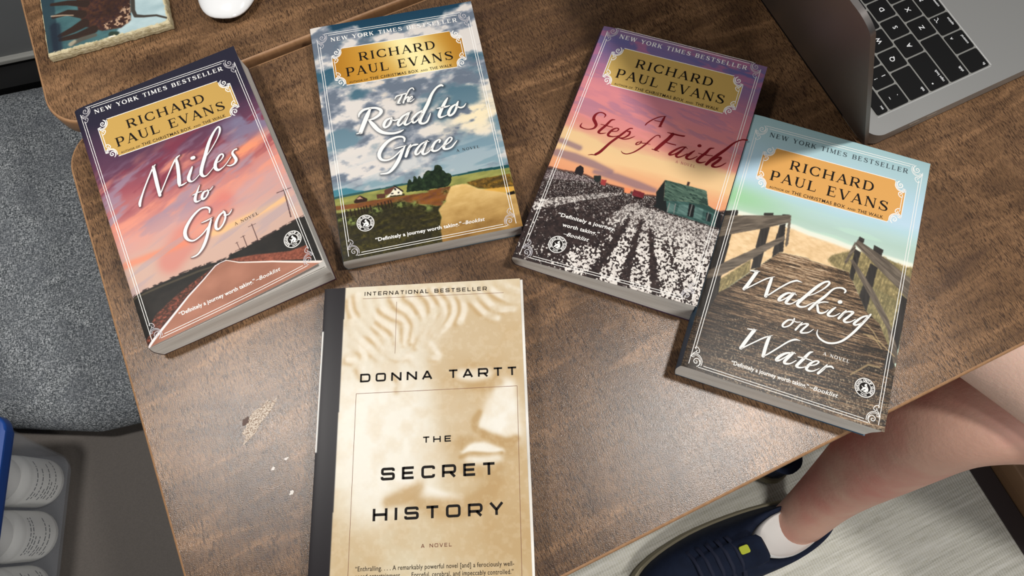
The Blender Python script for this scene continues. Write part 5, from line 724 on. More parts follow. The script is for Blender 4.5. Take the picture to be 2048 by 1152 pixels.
# ------------------------------------------------------------------ room shell
FL = -700.0
def frame_pts(pts): return [tuple(W3([x, y, 0]))[:2] for x, y in pts]
m_floor = new_mat('floor_vinyl', rgb(74, 66, 58), 0.55, 0.35)
LK(m_floor, mixc(m_floor, noise(m_floor, (40, 900, 1), detail=3), rgb(62, 56, 50), rgb(92, 82, 72)), BS(m_floor).inputs['Base Color'])
bump(m_floor, noise(m_floor, (1500, 500, 1)), 0.15, 0.0005)
bm = bmesh.new(); box_bm(bm, -2.2, -1.8, -0.05, 2.2, 2.2, 0.0)
tag(from_bm('floor', bm, m_floor), kind='structure')
A9 = math.radians(9.0)
def rot9(x, y): return (x * math.cos(A9) - y * math.sin(A9), x * math.sin(A9) + y * math.cos(A9))
m_wall = new_mat('wall_panel', rgb(126, 128, 128), 0.6, 0.3)
LK(m_wall, mixc(m_wall, noise(m_wall, (6, 6, 6)), rgb(92, 94, 95), rgb(110, 112, 113)), BS(m_wall).inputs['Base Color'])
# back wall behind the bench, in a frame turned 9 degrees and centred on the bench
CX0, CY0 = -0.60, 0.36
def turned(o, z=0.0): o.location = (CX0, CY0, z); o.rotation_euler = (0, 0, A9); return o
bm = bmesh.new(); box_bm(bm, -0.9, 0.275, 0.405, 0.10, 0.34, 1.9)
tag(turned(from_bm('wall_back', bm, m_wall)), kind='structure')
bm = bmesh.new(); box_bm(bm, -0.9, 0.268, 0.397, 0.10, 0.34, 0.405, 0, 0.002)
tag(turned(from_bm('trim_1', bm, new_mat('pale_trim', rgb(140, 140, 136), 0.35, 0.5))), kind='structure')
bm = bmesh.new(); box_bm(bm, -0.9, 0.236, 0.0, 0.10, 0.34, 0.392)
tag(turned(from_bm('baseboard_back', bm, new_mat('black_kick_panel', rgb(14, 14, 15), 0.6, 0.3))), kind='structure')

# ------------------------------------------------------------------ bench: woven cushion on a black base
def weave():
    m = new_mat('grey_tweed', rough=0.9, spec=0.15)
    a = noise(m, (1250, 300, 300), detail=0); b = noise(m, (300, 1250, 800), detail=0)
    tc = N(m, 'ShaderNodeTexCoord'); ck = N(m, 'ShaderNodeTexChecker'); ck.inputs['Scale'].default_value = 320; ck.inputs[1].default_value = BLACK; ck.inputs[2].default_value = WHITE
    LK(m, tc.outputs['Object'], ck.inputs[0])
    f = N(m, 'ShaderNodeMix', data_type='FLOAT'); LK(m, ck.outputs[1], f.inputs[0]); LK(m, a, f.inputs[2]); LK(m, b, f.inputs[3])
    c = ramp(m, f.outputs[0], [(0.32, rgb(66, 70, 74)), (0.5, rgb(112, 117, 120)), (0.68, rgb(178, 181, 184))])
    c = mixc(m, ramp(m, noise(m, (30, 30, 30), detail=3), [(0.35, (0.5, 0.5, 0.5, 1)), (0.65, BLACK)]), c, rgb(98, 102, 108))
    LK(m, c, BS(m).inputs['Base Color']); bump(m, f.outputs[0], 0.8, 0.002); return m
bench = turned(empty('bench_cushion'), 0.0)
tag(bench, 'grey woven tweed bench cushion left of the table', 'cushion')
BTOP = 0.352
bm = bmesh.new(); rings = []
cush = rounded_poly([(0.42, -0.243), (0.42, 0.222), (-0.55, 0.222), (-0.55, -0.07), (0.085, -0.243)], [0.05, 0.05, 0.05, 0.05, 0.05])
for k in range(15):
    a = math.radians(-70 + 160 * k / 14); ins = 0.045 * (1 - math.cos(a)); z = BTOP + 0.030 + (0.044 if a > 0 else 0.030) * math.sin(a)
    rings.append([(x, y, z) for x, y in offset_poly(cush, -ins)])
for f, dz in ((0.8, .004), (0.55, .007), (0.3, .009), (0.1, .010)): rings.append([(-.065 + (x + .065) * f, -.01 + (y + .01) * f, BTOP + 0.074 + dz) for x, y, z in rings[14]])
for v in rings: v[:] = [(x, y, max(z, BTOP + 0.001)) for x, y, z in v]
loft(bm, rings)
autosmooth(from_bm('cushion_cover', bm, weave(), bench), 60)
m_box = new_mat('taupe_vinyl', rough=0.6, spec=0.3); LK(m_box, mixc(m_box, noise(m_box, (500, 900, 1), detail=2), rgb(76, 71, 67), rgb(94, 88, 83)), BS(m_box).inputs['Base Color']); bump(m_box, noise(m_box, (1200, 1200, 1)), 0.25, 0.0006)
platform = turned(empty('bench_platform')); tag(platform, 'dark taupe bench platform in front of the grey cushion, under the storage bin', 'bench')
bm = bmesh.new(); box_bm(bm, -0.62, -0.85, 0.0, 0.36, 0.233, BTOP, 0.01, 0.003); from_bm('platform_top', bm, m_box, platform)

# ------------------------------------------------------------------ rug
TA = math.radians(20.6); TU = np.array([math.cos(TA), math.sin(TA)]); TV = np.array([-math.sin(TA), math.cos(TA)])
rug = empty('floor_mat', (0, 0, 0), TA); tag(rug, 'pale striped woven floor mat with dark border under the leg', 'rug')
m_rug = new_mat('woven_vinyl', rough=0.85, spec=0.2)
st = noise(m_rug, (5, 130, 1), detail=4, rough=0.65); th = noise(m_rug, (60, 700, 1), detail=2)
c = ramp(m_rug, st, [(0.3, rgb(190, 188, 176)), (0.5, rgb(214, 212, 200)), (0.7, rgb(236, 234, 224))])
c = mixc(m_rug, 0.4, c, ramp(m_rug, th, [(0.3, (0.3, 0.3, 0.3, 1)), (0.7, (0.75, 0.75, 0.75, 1))]), 'OVERLAY')
wv = N(m_rug, 'ShaderNodeTexWave'); wv.inputs['Scale'].default_value = 75; wv.inputs['Distortion'].default_value = 0.6; tcr = N(m_rug, 'ShaderNodeTexCoord'); LK(m_rug, tcr.outputs['Object'], wv.inputs[0])
c = mixc(m_rug, 0.22, c, ramp(m_rug, wv.outputs[0], [(0.2, (0.25, 0.25, 0.25, 1)), (0.8, (0.8, 0.8, 0.8, 1))]), 'OVERLAY')
LK(m_rug, c, BS(m_rug).inputs['Base Color']); bump(m_rug, wv.outputs[0], 0.4, 0.001)
RX = 0.666                               # inner line of the border, along the table direction
bm = bmesh.new(); box_bm(bm, -0.35, -0.75, 0.0, RX, 0.60, 0.004); from_bm('mat_field', bm, m_rug, rug)
bm = bmesh.new(); box_bm(bm, RX, -0.75, 0.0, RX + 0.032, 0.60, 0.006, 0, 0.001); from_bm('mat_border', bm, new_mat('dark_binding', rgb(62, 54, 54), 0.8, 0.2), rug)
plinth = empty('bench_plinth', (0, 0, 0), TA); tag(plinth, 'low brown wooden plinth along the dark border of the floor mat', 'plinth')
m_pl = new_mat('brown_board', rough=0.5); LK(m_pl, mixc(m_pl, noise(m_pl, (14, 4, 200), detail=3), rgb(112, 84, 60), rgb(142, 110, 80)), BS(m_pl).inputs['Base Color'])
bm = bmesh.new(); box_bm(bm, RX + 0.034, -0.37, 0.0, RX + 0.40, 0.60, 0.06, 0, 0.003); from_bm('plinth_board', bm, m_pl, plinth)

# ------------------------------------------------------------------ table: two walnut leaves with a gap between them
table = empty('folding_table', (0, 0, TABLE_H), TA); tag(table, 'walnut topped folding table with pale edge banding carrying the books', 'table')
def to_tab(p): return (float(np.dot(p, TU)) * MM, float(np.dot(p, TV)) * MM)
def along(p, ang, d): return (p[0] + d * math.cos(math.radians(ang)), p[1] + d * math.sin(math.radians(ang)))
def cross(p, a, q, b):
    da, db = (np.array([math.cos(math.radians(t)), math.sin(math.radians(t))]) for t in (a, b)); t = np.linalg.solve(np.stack([da, -db], 1), np.array(q) - np.array(p)); return tuple(np.array(p) + da * t[0])
LE, FE = (-326.1, 250.2), (21.9, -34.7)
gap_lo, gap_hi = (-172.0, 383.8), (-172.0, 391.2)
fl = cross(LE, -70.4, FE, 21.0); bl = cross(LE, -70.4, gap_lo, 20.4); fr = along(FE, 21.0, 640); br = cross(fr, 111.0, gap_lo, 20.4)
ul = cross((-384.8, 403.6), -71.6, gap_hi, 20.4); ur = cross(fr, 111.0, gap_hi, 20.4); uul = along(ul, 108.4, 185); uur = along(ur, 111.0, 185)
def leaf(pts, radii):
    outer = rounded_poly([to_tab(p) for p in pts], radii); inner = offset_poly(outer, -0.0022)
    bm = bmesh.new(); prism(bm, inner, -0.019, 0.0); top = from_bm('table_leaf', bm, M_WALNUT, table)
    bm = bmesh.new(); n = len(outer); rings = []
    prof = [(0.0, -0.0002), (0.0012, -0.0003), (0.0018, -0.0011), (0.0022, -0.0026), (0.0022, -0.0170), (0.0015, -0.0188), (0.0, -0.0190)]
    for d, z in prof: rings.append([(x, y, z) for x, y in offset_poly(inner, d)])
    vs = [[bm.verts.new(p) for p in r] for r in rings]
    for a, b in zip(vs, vs[1:]):
        for i in range(n): bm.faces.new((a[i], a[(i + 1) % n], b[(i + 1) % n], b[i]))
    from_bm('edge_band', bm, M_BAND, top, True)
    return top
lower = leaf([fl, fr, br, bl], [0.025, 0.03, 0.004, 0.032]); upper = leaf([ul, ur, uur, uul], [0.034, 0.004, 0.03, 0.03])
for k in (0.25, 0.75):
    c = np.array(bl) * (1 - k) + np.array(br) * k + np.array([0, 3.5]); x, y = to_tab(c)
    bm = bmesh.new(); box_bm(bm, x - .03, y - .025, -0.0225, x + .03, y + .025, -0.0192, .004); from_bm('hinge', bm, new_mat('steel_hinge', rgb(150, 150, 150), 0.35, 0.5, 0.9), table)
px_, py_ = to_tab((60.0, 200.0))
bm = bmesh.new(); lathe(bm, px_, py_, [(0.035, -0.672), (0.035, -0.03), (0.11, -0.026), (0.11, -0.0195)], 28); autosmooth(from_bm('pedestal', bm, new_mat('black_pedestal', rgb(22, 22, 22), 0.4, 0.4), table))
bm = bmesh.new(); lathe(bm, px_, py_, [(0.0, -0.700), (0.20, -0.700), (0.20, -0.690), (0.05, -0.672), (0.0, -0.672)][1:4], 32); autosmooth(from_bm('pedestal_base', bm, new_mat('black_pedestal_base', rgb(22, 22, 22), 0.4, 0.4), table))
rnd = random.Random(4)
def blot(name, c, rx, ry, ang, mat, z=0.00012, n=26, jag=0.3, parent=table):
    x, y = to_tab(c); bm = bmesh.new(); a = math.radians(ang) - TA; ring = []
    for i in range(n):
        t = 2 * math.pi * i / n; k = 1 + jag * (rnd.random() - 0.5) * 2; u, v = rx * k * math.cos(t) * MM, ry * k * math.sin(t) * MM
        ring.append(bm.verts.new((x + u * math.cos(a) - v * math.sin(a), y + u * math.sin(a) + v * math.cos(a), z)))
    bm.faces.new(ring); return from_bm(name, bm, mat, parent)
m_scuff = new_mat('scuffed_film', rough=0.55); LK(m_scuff, ramp(m_scuff, noise(m_scuff, (900, 900, 1), detail=3, rough=0.7), [(0.40, rgb(126, 98, 76)), (0.56, rgb(214, 200, 184))]), BS(m_scuff).inputs['Base Color'])
tag(blot('scuff_mark', (-185.0, 83.0), 18, 4.6, 54, m_scuff), 'pale flaky scuff')
tag(blot('stain', (-193.0, 82.0), 3.2, 2.0, 60, new_mat('brown_stain', rgb(76, 46, 30), 0.5), 0.0002), 'small dark brown stain')
m_fleck = new_mat('white_fleck', rgb(226, 220, 212), 0.6)
for c in ((-173.0, 48.0), (-164.0, 54.0), (-160.0, 31.0)): blot('paint_fleck', c, 1.5, 1.1, 40, m_fleck, 0.0002, 12, 0.4)

# ------------------------------------------------------------------ laptop
LA = math.radians(111.2)
lap = empty('laptop', tuple(W3([279.5, 255.5, 0.0])), LA); tag(lap, 'open grey laptop with black keys, its lid back towards the books', 'laptop')
m_alu = new_mat('space_grey_metal', rgb(172, 172, 170), 0.42, 0.5, 0.65); bump(m_alu, noise(m_alu, (3000, 3000, 3000)), 0.03, 0.0002)
m_alu2 = new_mat('key_bed_metal', rgb(150, 150, 146), 0.5, 0.5, 0.5); m_key = new_mat('black_key', rgb(9, 9, 10), 0.6, 0.2); m_leg = new_mat('key_legend', rgb(232, 234, 236), 0.5, 0.3)
KX0, KX1, KY0, KY1 = 0.0148, 0.2892, -0.1178, -0.0142
bm = bmesh.new(); prism(bm, rrect(0, -0.212, 0.304, 0, 0.012, 10), 0.002, 0.0148, 0.0018, 3)
autosmooth(from_bm('base', bm, m_alu, lap))
bm = bmesh.new(); prism(bm, rrect(KX0, KY0, KX1, KY1, 0.002), 0.01475, 0.01488); from_bm('keyboard_bed', bm, m_alu2, lap)
bm = bmesh.new(); box_bm(bm, KX0, KY0 - 0.0012, 0.0147, KX1, KY0, 0.0155, 0, 0.0002); box_bm(bm, KX0 - 0.0008, KY0, 0.0147, KX0, KY1, 0.0151, 0, 0.0001); from_bm('keyboard_rim', bm, new_mat('bright_rim', rgb(226, 226, 224), 0.3, 0.5, 0.6), lap)
bm = bmesh.new(); prism(bm, rrect(0.085, -0.205, 0.219, -0.126, 0.004), 0.01475, 0.01485); from_bm('trackpad', bm, new_mat('trackpad_glass', rgb(140, 140, 139), 0.3, 0.5, 0.4), lap)
for fx, fy in ((0.02, -0.19), (0.284, -0.19), (0.02, -0.02), (0.284, -0.02)):
    bm = bmesh.new(); lathe(bm, fx, fy, [(0.006, 0.0), (0.007, 0.0022)], 16); from_bm('rubber_foot', bm, m_key, lap)
for y in (-0.040, -0.056):
    bm = bmesh.new(); box_bm(bm, -0.0002, y - 0.0045, 0.0075, 0.0005, y + 0.0045, 0.0105, 0, 0.0); from_bm('side_port', bm, new_mat('port_steel', rgb(196, 190, 180), 0.3, 0.5, 0.8), lap)
def legend(key, items, x0, y0, x1, y1):
    parts = []
    for text, ax, ay, cap, sh in items:
        V, F = font_mesh(text, 0.012, sh); V = V * (cap / 0.72); wd = V[:, 0].max() - V[:, 0].min(); V[:, 0] -= V[:, 0].min(); V[:, 1] -= (V[:, 1].min() + V[:, 1].max()) / 2 if len(text) == 1 else 0
        ox = x0 + (x1 - x0) * ax; ox -= wd / 2 if abs(ax - .5) < .3 else (wd if ax > .7 else 0)
        parts.append((np.stack([V[:, 0] + ox, V[:, 1] + y0 + (y1 - y0) * ay], 1), F))
    V, F = merge(*parts); mesh('key_legend', [(a, b, 0.01575) for a, b in V], F, m_leg, key)
ch = lambda c: [(c, .5, .5, .0040, 0)]
pair = lambda a, b: [(a, .5, .70, .0030, 0), (b, .5, .28, .0034, 0)]
word = lambda t, r=0: [(t, .90 if r else .10, .14, .0022, 0)]
mod = lambda s, t: [(s, .78, .72, .0034, 0), (t, .5, .14, .0021, 0)]
rows = [(-0.0348, [(1, pair('~', '`'))] + [(1, pair(a, b)) for a, b in zip('!@#$%^&*()_+', '1234567890-=')] + [(1.5, word('delete', 1))]),
        (-0.0533, [(1.5, word('tab'))] + [(1, ch(c)) for c in 'QWERTYUIOP'] + [(1, pair('{', '[')), (1, pair('}', ']')), (1, pair('|', '\\'))]),
        (-0.0718, [(1.75, word('caps lock') + [('•', .14, .72, .0036, 0)])] + [(1, ch(c)) for c in 'ASDFGHJKL'] + [(1, pair(':', ';')), (1, pair('"', "'")), (1.75, word('return', 1))]),
        (-0.0903, [(2.25, word('shift'))] + [(1, ch(c)) for c in 'ZXCVBNM'] + [(1, pair('<', ',')), (1, pair('>', '.')), (1, pair('?', '/')), (2.25, word('shift', 1))]),
        (-0.1088, [(1, word('fn')), (1, mod('^', 'control')), (1, mod('⌥', 'option')), (1.25, mod('⌘', 'command')), (5, []), (1.25, mod('⌘', 'command')), (1, mod('⌥', 'option')), (1, ch('<')), (1, ch('v')), (1, ch('>'))])]
def key_at(x0, y0, x1, y1, leg):
    bm = bmesh.new(); prism(bm, rrect(x0, y0, x1, y1, 0.0015, 4), 0.0148, 0.0157, 0.0003, 2); k = from_bm('key', bm, m_key, lap)
    if leg: legend(k, leg, x0, y0, x1, y1)
PIT = (KX1 - KX0) / 14.5
for yc, row in rows:
    x = KX0
    for wd, leg in row: key_at(x + 0.0007, yc - 0.0084, x + wd * PIT - 0.0007, yc + 0.0084, leg); x += wd * PIT
x = KX0
for i in range(14):
    wd = 1.3 if i == 0 else 13.2 / 13; key_at(x + 0.0007, -0.0245, x + wd * PIT - 0.0007, -0.0150, [('esc', .12, .25, .0020, 0)] if i == 0 else []); x += wd * PIT
TILT = math.radians(26.2); ud = Vector((0, math.sin(TILT), math.cos(TILT))); nd = Vector((0, math.cos(TILT), -math.sin(TILT)))
LW, LH = 0.304, 0.220
def lid_piece(name, outline, t0, t1, mat, parent, bevel=0.0):
    bm = bmesh.new(); prism(bm, outline, t0, t1, bevel, 3)
    for v in bm.verts: p = Vector((v.co.x, 0, 0)) + Vector((0, 0.0005, 0.0085)) + ud * v.co.y + nd * v.co.z; v.co = p
    return from_bm(name, bm, mat, parent)
m_lid = new_mat('lid_metal', rgb(122, 118, 116), 0.40, 0.5, 0.85)
lid = lid_piece('lid', rrect(0.0, 0.0, LW, LH, [0.012, 0.012, 0.003, 0.003], 10), 0.0, 0.0030, m_lid, lap, 0.0008); autosmooth(lid)
lid_piece('screen', rrect(0.004, 0.008, LW - 0.004, LH - 0.004, 0.009), -0.0004, 0.0, new_mat('dark_glass', rgb(8, 8, 10), 0.1, 0.5), lid)
bm = bmesh.new(); R = 0.0045
loft(bm, [[(x, 0.0 + R * math.cos(a), 0.0095 + R * math.sin(a)) for a in np.linspace(0, 2 * math.pi, 16, endpoint=False)] for x in (0.03, 0.274)]); autosmooth(from_bm('hinge_barrel', bm, m_key, lap))

# ------------------------------------------------------------------ mouse
mouse = empty('mouse', tuple(W3([-217.0, 472.0, 0.0])), math.radians(84 - 90)); tag(mouse, 'white rounded computer mouse at the top of the table', 'mouse')
def mouse_ring(z, sx, sy, n=48):
    out = []
    for i in range(n):
        a = 2 * math.pi * i / n; c, s = math.cos(a), math.sin(a); e = 2 / 2.7
        out.append((0.0285 * sx * abs(c) ** e * (1 if c > 0 else -1), 0.0565 * sy * abs(s) ** (2 / 2.35) * (1 if s > 0 else -1), z))
    return out
bm = bmesh.new(); loft(bm, [mouse_ring(0.0006, .80, .86), mouse_ring(0.003, .90, .93), mouse_ring(0.0065, .97, .98)]); autosmooth(from_bm('mouse_base', bm, new_mat('silver_mouse_base', rgb(190, 190, 192), 0.35, 0.5, 0.7), mouse), 60)
prof = [(0.0066, .985), (0.0078, 1.0), (0.0090, .995), (0.0108, .955), (0.0130, .88), (0.0155, .75), (0.0175, .58), (0.0190, .38), (0.0198, .18), (0.0200, .03)]
bm = bmesh.new(); loft(bm, [mouse_ring(z, k, k) for z, k in prof]); autosmooth(from_bm('mouse_shell', bm, new_mat('white_acrylic', rgb(236, 237, 238), 0.12, 0.5), mouse), 70)

# ------------------------------------------------------------------ stone coaster with a picture
co_dir = np.array([99.8, 24.4]); co_dir /= np.linalg.norm(co_dir); CA = math.atan2(co_dir[1], co_dir[0])
coaster = empty('stone_coaster', tuple(W3([-365.0, 391.0, 0.0])), CA); tag(coaster, 'square rough edged stone coaster printed with a dark animal on teal', 'coaster')
CS, CT = 102.0, 9.0
def jag(k): return 0.55 * math.sin(k * 1.7) + 0.45 * math.sin(k * 3.1 + 1) + 0.3 * math.sin(k * 7.3)
def co_ring(inset, z, amp=1.0, n=40):
    out = []; c = [(inset, inset), (CS - inset, inset), (CS - inset, CS - inset), (inset, CS - inset)]
    for i in range(4):
        (x0, y0), (x1, y1) = c[i], c[(i + 1) % 4]
        for j in range(n):
            f = j / n; q = jag((i * n + j) * 0.5) * amp * 0.55 * min(1, 6 * f, 6 * (1 - f)); dx, dy = (x1 - x0) / 100, (y1 - y0) / 100
            out.append(((x0 + (x1 - x0) * f - dy * q) * MM, (y0 + (y1 - y0) * f + dx * q) * MM, z * MM))
    return out
m_stone = new_mat('cream_stone', rough=0.9, spec=0.2); LK(m_stone, ramp(m_stone, noise(m_stone, (300, 300, 300), detail=4), [(0.3, rgb(176, 162, 124)), (0.7, rgb(222, 210, 176))]), BS(m_stone).inputs['Base Color']); bump(m_stone, noise(m_stone, (500, 500, 500), detail=3), 0.8, 0.001)
bm = bmesh.new(); loft(bm, [co_ring(.8, 0.0), co_ring(0, .8), co_ring(-.3, 4), co_ring(.2, 7.6), co_ring(.9, 8.8, .8), co_ring(1.5, 9.0, .6)]); from_bm('stone_body', bm, m_stone, coaster)
pc = Print(CS, CS, 0.5, seed=5); M2 = np.linalg.inv(np.array([[1330 / 103., -1.58], [-360 / 103., -10.4]]))
def cz(*pts):                                     # picture points of the coaster
    out = []
    for p in pts: s_, t_ = M2 @ (np.array(p[:2], float) - (490, 600)); out.append((s_, CS - t_) + tuple(q / 12.5 for q in p[2:]))
    return out
n_ = pc.fbm(14, 7, 5); e_ = pc.fbm(2, 2, 3)
pc.C[:] = np.stack([44 + 40 * n_, 74 + 50 * n_, 80 + 46 * n_], -1) / 255
pc.mix(pc.poly(cz((1240, 340), (1400, 200), (1400, -400), (2100, -400), (1900, 240), (1250, 400)), 3), np.stack([150 + 46 * n_, 176 + 40 * n_, 182 + 36 * n_], -1) / 255)
pc.mix(pc.poly(cz((400, -300), (520, -300), (600, 560), (480, 600), (380, 0)), 3) * 0.8, (34, 52, 62))
body = pc.poly(cz((860, 240), (830, 180), (800, 20), (790, -300), (1400, -300), (1395, 230), (1290, 310), (1080, 345), (900, 300)), 2)
pc.mix(body, np.stack([40 + 44 * e_ * n_ * 2, 26 + 26 * e_ * n_ * 2, 22 + 20 * n_], -1) / 255)
pc.mix(pc.poly(cz((1080, 270), (1240, 210), (1300, 100), (1395, 30), (1395, 240), (1290, 310), (1120, 330)), 3) * pc.speck(2.0, 0.42, 8), (178, 146, 120))
for L_ in ([(860, 160, 90), (700, 140, 60), (540, 190, 30)], [(880, 260, 100), (760, 330, 70), (610, 400, 34)], [(980, 330, 90), (800, 400, 60), (620, 440, 34)], [(900, 40, 80), (700, 30, 50), (520, 50, 24)]): pc.mix(pc.line(cz(*L_), 0.6), (48, 34, 28))
pc.mix(pc.line(cz((1000, 390, 20), (860, 430, 34), (740, 490, 26)), 1.0) * 0.7, (92, 74, 60)); pc.mix(pc.line(cz((730, 490, 30), (770, 460, 20)), 1.0) * 0.6, (206, 190, 160))
pc.mix(pc.line(cz((560, 300, 70), (590, 560, 60)), 2.0) * 0.7, (24, 30, 44)); pc.mix(pc.line(cz((520, 180, 12), (640, 170, 10), (760, 170, 6)), 0.4) * 0.7, (200, 176, 150))
pc.mix(pc.line(cz((1425, -300, 34), (1425, 120, 34), (1450, 180, 30), (1540, 185, 20), (1680, 175, 14), (1800, 205, 12)), 0.5) * 0.9, (52, 44, 36))
pc.mix(pc.line(cz((1180, 380, 44), (1240, 375, 30)), 1.0), (44, 58, 48))
edge = np.minimum(np.minimum(pc.X + 2.0, CS - pc.X), np.minimum(pc.Y, CS - pc.Y)); pc.mix(band(-edge + 1.3 + 2.4 * (e_ - .5), 0, .8), (206, 194, 158))
pc.mix(pc.line(cz((1180, 430, 60), (1230, 420, 40)), 0.5), (240, 238, 230))
V = np.stack([(1.3 + pc.X / CS * (CS - 2.6)) * MM, (CS - 1.3 - pc.Y / CS * (CS - 2.6)) * MM, np.full(pc.X.shape, 9.03 * MM)], -1).reshape(-1, 3); I = np.arange(pc.nx * pc.ny).reshape(pc.ny, pc.nx)
pr_ = mesh('picture_face', V, np.stack([I[:-1, :-1], I[1:, :-1], I[1:, 1:], I[:-1, 1:]], -1).reshape(-1, 4).tolist(), vcol_mat('worn_print', 0.45, 0.4, 0.25), coaster, True)
cc = np.ones((pc.nx * pc.ny, 4)); cc[:, :3] = s2l(np.clip(pc.C, 0, 1)).reshape(-1, 3); pr_.data.color_attributes.new('ink', 'FLOAT_COLOR', 'POINT').data.foreach_set('color', cc.ravel())

# ------------------------------------------------------------------ storage bin and bottles on the floor
Z0 = 0.0
KB = 0.713; bin_ = empty('storage_bin', (-0.872 * KB, 0.0, BTOP)); bin_.scale = (KB, KB, KB); tag(bin_, 'frosted clear storage bin with blue lid on the dark platform, holding white bottles', 'storage bin')
m_clear = new_mat('frosted_plastic', rgb(204, 210, 220), 0.35, 0.5); BS(m_clear).inputs['Alpha'].default_value = 0.12
BIN = [(0.012, -0.147, -0.30, 0.140, 0.160), (0.10, -0.150, -0.31, 0.143, 0.175), (0.175, -0.153, -0.32, 0.147, 0.190)]
bm = bmesh.new(); rings = []
for z, x0, y0, x1, y1 in [(0.002, -0.143, -0.296, 0.136, 0.154)] + BIN: rings.append([(x, y, z) for x, y in rrect(x0, y0, x1, y1, 0.022, 6)])
for z, x0, y0, x1, y1 in BIN[::-1]: rings.append([(x, y, z + 0.001) for x, y in rrect(x0 + .0022, y0 + .0022, x1 - .0022, y1 - .0022, 0.02, 6)])
loft(bm, rings); autosmooth(from_bm('bin_body', bm, m_clear, bin_), 50)
bm = bmesh.new(); prism(bm, rrect(-0.158, -0.325, 0.156, 0.197, 0.024, 6), 0.1768, 0.196, 0.004, 3); prism(bm, rrect(-0.13, -0.30, 0.125, 0.17, 0.02, 6), 0.196, 0.201, 0.002, 2)
autosmooth(from_bm('bin_lid', bm, new_mat('blue_lid', rgb(22, 66, 140), 0.4, 0.5), bin_), 40)
m_bot = new_mat('white_bottle', rgb(226, 226, 222), 0.4, 0.4); m_cap = new_mat('white_cap', rgb(236, 236, 232), 0.45, 0.4); m_lab = new_mat('paper_label', rgb(240, 240, 236), 0.6, 0.3); m_txt = new_mat('label_print', rgb(70, 72, 78), 0.6, 0.3)
def bottle(x, y, label, r=0.0375, h=0.105):
    o = empty('supplement_bottle', (x * KB, y * KB, BTOP + 0.0125 * KB)); o.scale = (KB, KB, KB); tag(o, label, 'bottle', 'white bottles in the storage bin')
    bm = bmesh.new(); lathe(bm, 0, 0, [(r * .86, 0), (r * .97, .002), (r, .006), (r, h * .80), (r * .96, h * .86), (r * .80, h * .93), (r * .74, h * .95), (r * .74, h)], 40); autosmooth(from_bm('bottle_body', bm, m_bot, o), 40)
    bm = bmesh.new(); n = 72; rings = []
    for z, k, rib in ((h * .955, .84, 0), (h * .965, .86, 1), (h + .016, .86, 1), (h + .019, .82, 0), (h + .020, .70, 0)): rings.append([((r * k + (rib * .0004 if i % 2 else 0)) * math.cos(2 * math.pi * i / n), (r * k + (rib * .0004 if i % 2 else 0)) * math.sin(2 * math.pi * i / n), z) for i in range(n)])
    loft(bm, rings); autosmooth(from_bm('bottle_cap', bm, m_cap, o), 40)
    bm = bmesh.new(); rr = r + .0003; vs = [[bm.verts.new((rr * math.cos(a), rr * math.sin(a), z)) for a in np.linspace(0, 2 * math.pi, 49)[:-1]] for z in (h * .10, h * .76)]
    for i in range(48): bm.faces.new((vs[0][i], vs[0][(i + 1) % 48], vs[1][(i + 1) % 48], vs[1][i]))
    lab = from_bm('bottle_label', bm, m_lab, o, True)
    bm = bmesh.new(); rt = r + .0006; rr_ = random.Random(int(y * 1000) + 5)          # rows of print too small to read
    for k, zz in enumerate((.66, .60, .54, .45, .39, .33, .24, .18)):
        a = -0.9 + rr_.random() * .2
        while a < 0.75:
            w = 0.05 + rr_.random() * .16; q = [bm.verts.new((rt * math.cos(t), rt * math.sin(t), h * zz + dz)) for t, dz in ((a, 0), (a + w, 0), (a + w, .0019), (a, .0019))]; bm.faces.new(q); a += w + .05
            if rr_.random() < .12: break
    from_bm('label_print', bm, m_txt, lab)
    return o
bottle(-0.774, 0.116, 'white bottle with printed label in the bin, nearest the bench cushion')
bottle(-0.774, 0.036, 'white bottle with printed label in the bin, second from the bench cushion')
bottle(-0.776, -0.044, 'white bottle at the bottom edge of the photo inside the bin')

# ------------------------------------------------------------------ seated person: bare legs, sneakers
def skin_body(name, nodes, edges, mat, parent, root, levels=2):
    keys = list(nodes); me = bpy.data.meshes.new(name); me.from_pydata([tuple(W3(nodes[k][:3])) for k in keys], [(keys.index(a), keys.index(b)) for a, b in edges], [])
    o = link(name, me, mat, parent); o.modifiers.new('Skin', 'SKIN'); s = o.modifiers.new('Subsurf', 'SUBSURF'); s.levels = s.render_levels = levels
    if not me.skin_vertices: me.skin_vertices.new()
    for i, k in enumerate(keys):
        r = nodes[k][3]; me.skin_vertices[0].data[i].radius = (r * MM, (nodes[k][4] if len(nodes[k]) > 4 else r) * MM); me.skin_vertices[0].data[i].use_root = (k == root)
    o.modifiers['Skin'].use_smooth_shade = True
    return o
m_skin = new_mat('skin', rough=0.55, spec=0.35)
sk = mixc(m_skin, noise(m_skin, (16, 16, 16), detail=4), rgb(190, 146, 128), rgb(218, 174, 154)); sk = mixc(m_skin, ramp(m_skin, noise(m_skin, (9, 9, 9), detail=3), [(0.48, BLACK), (0.66, (.7, .7, .7, 1))]), sk, rgb(196, 116, 106))
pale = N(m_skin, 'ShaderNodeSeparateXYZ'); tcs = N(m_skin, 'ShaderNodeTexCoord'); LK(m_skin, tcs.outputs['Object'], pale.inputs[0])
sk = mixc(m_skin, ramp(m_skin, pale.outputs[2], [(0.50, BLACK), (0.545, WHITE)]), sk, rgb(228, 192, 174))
LK(m_skin, sk, BS(m_skin).inputs['Base Color']); BS(m_skin).inputs['Subsurface Weight'].default_value = 0.15; BS(m_skin).inputs['Subsurface Radius'].default_value = (.01, .004, .002); bump(m_skin, noise(m_skin, (120, 120, 120), detail=5, rough=0.65), 0.35, 0.002)

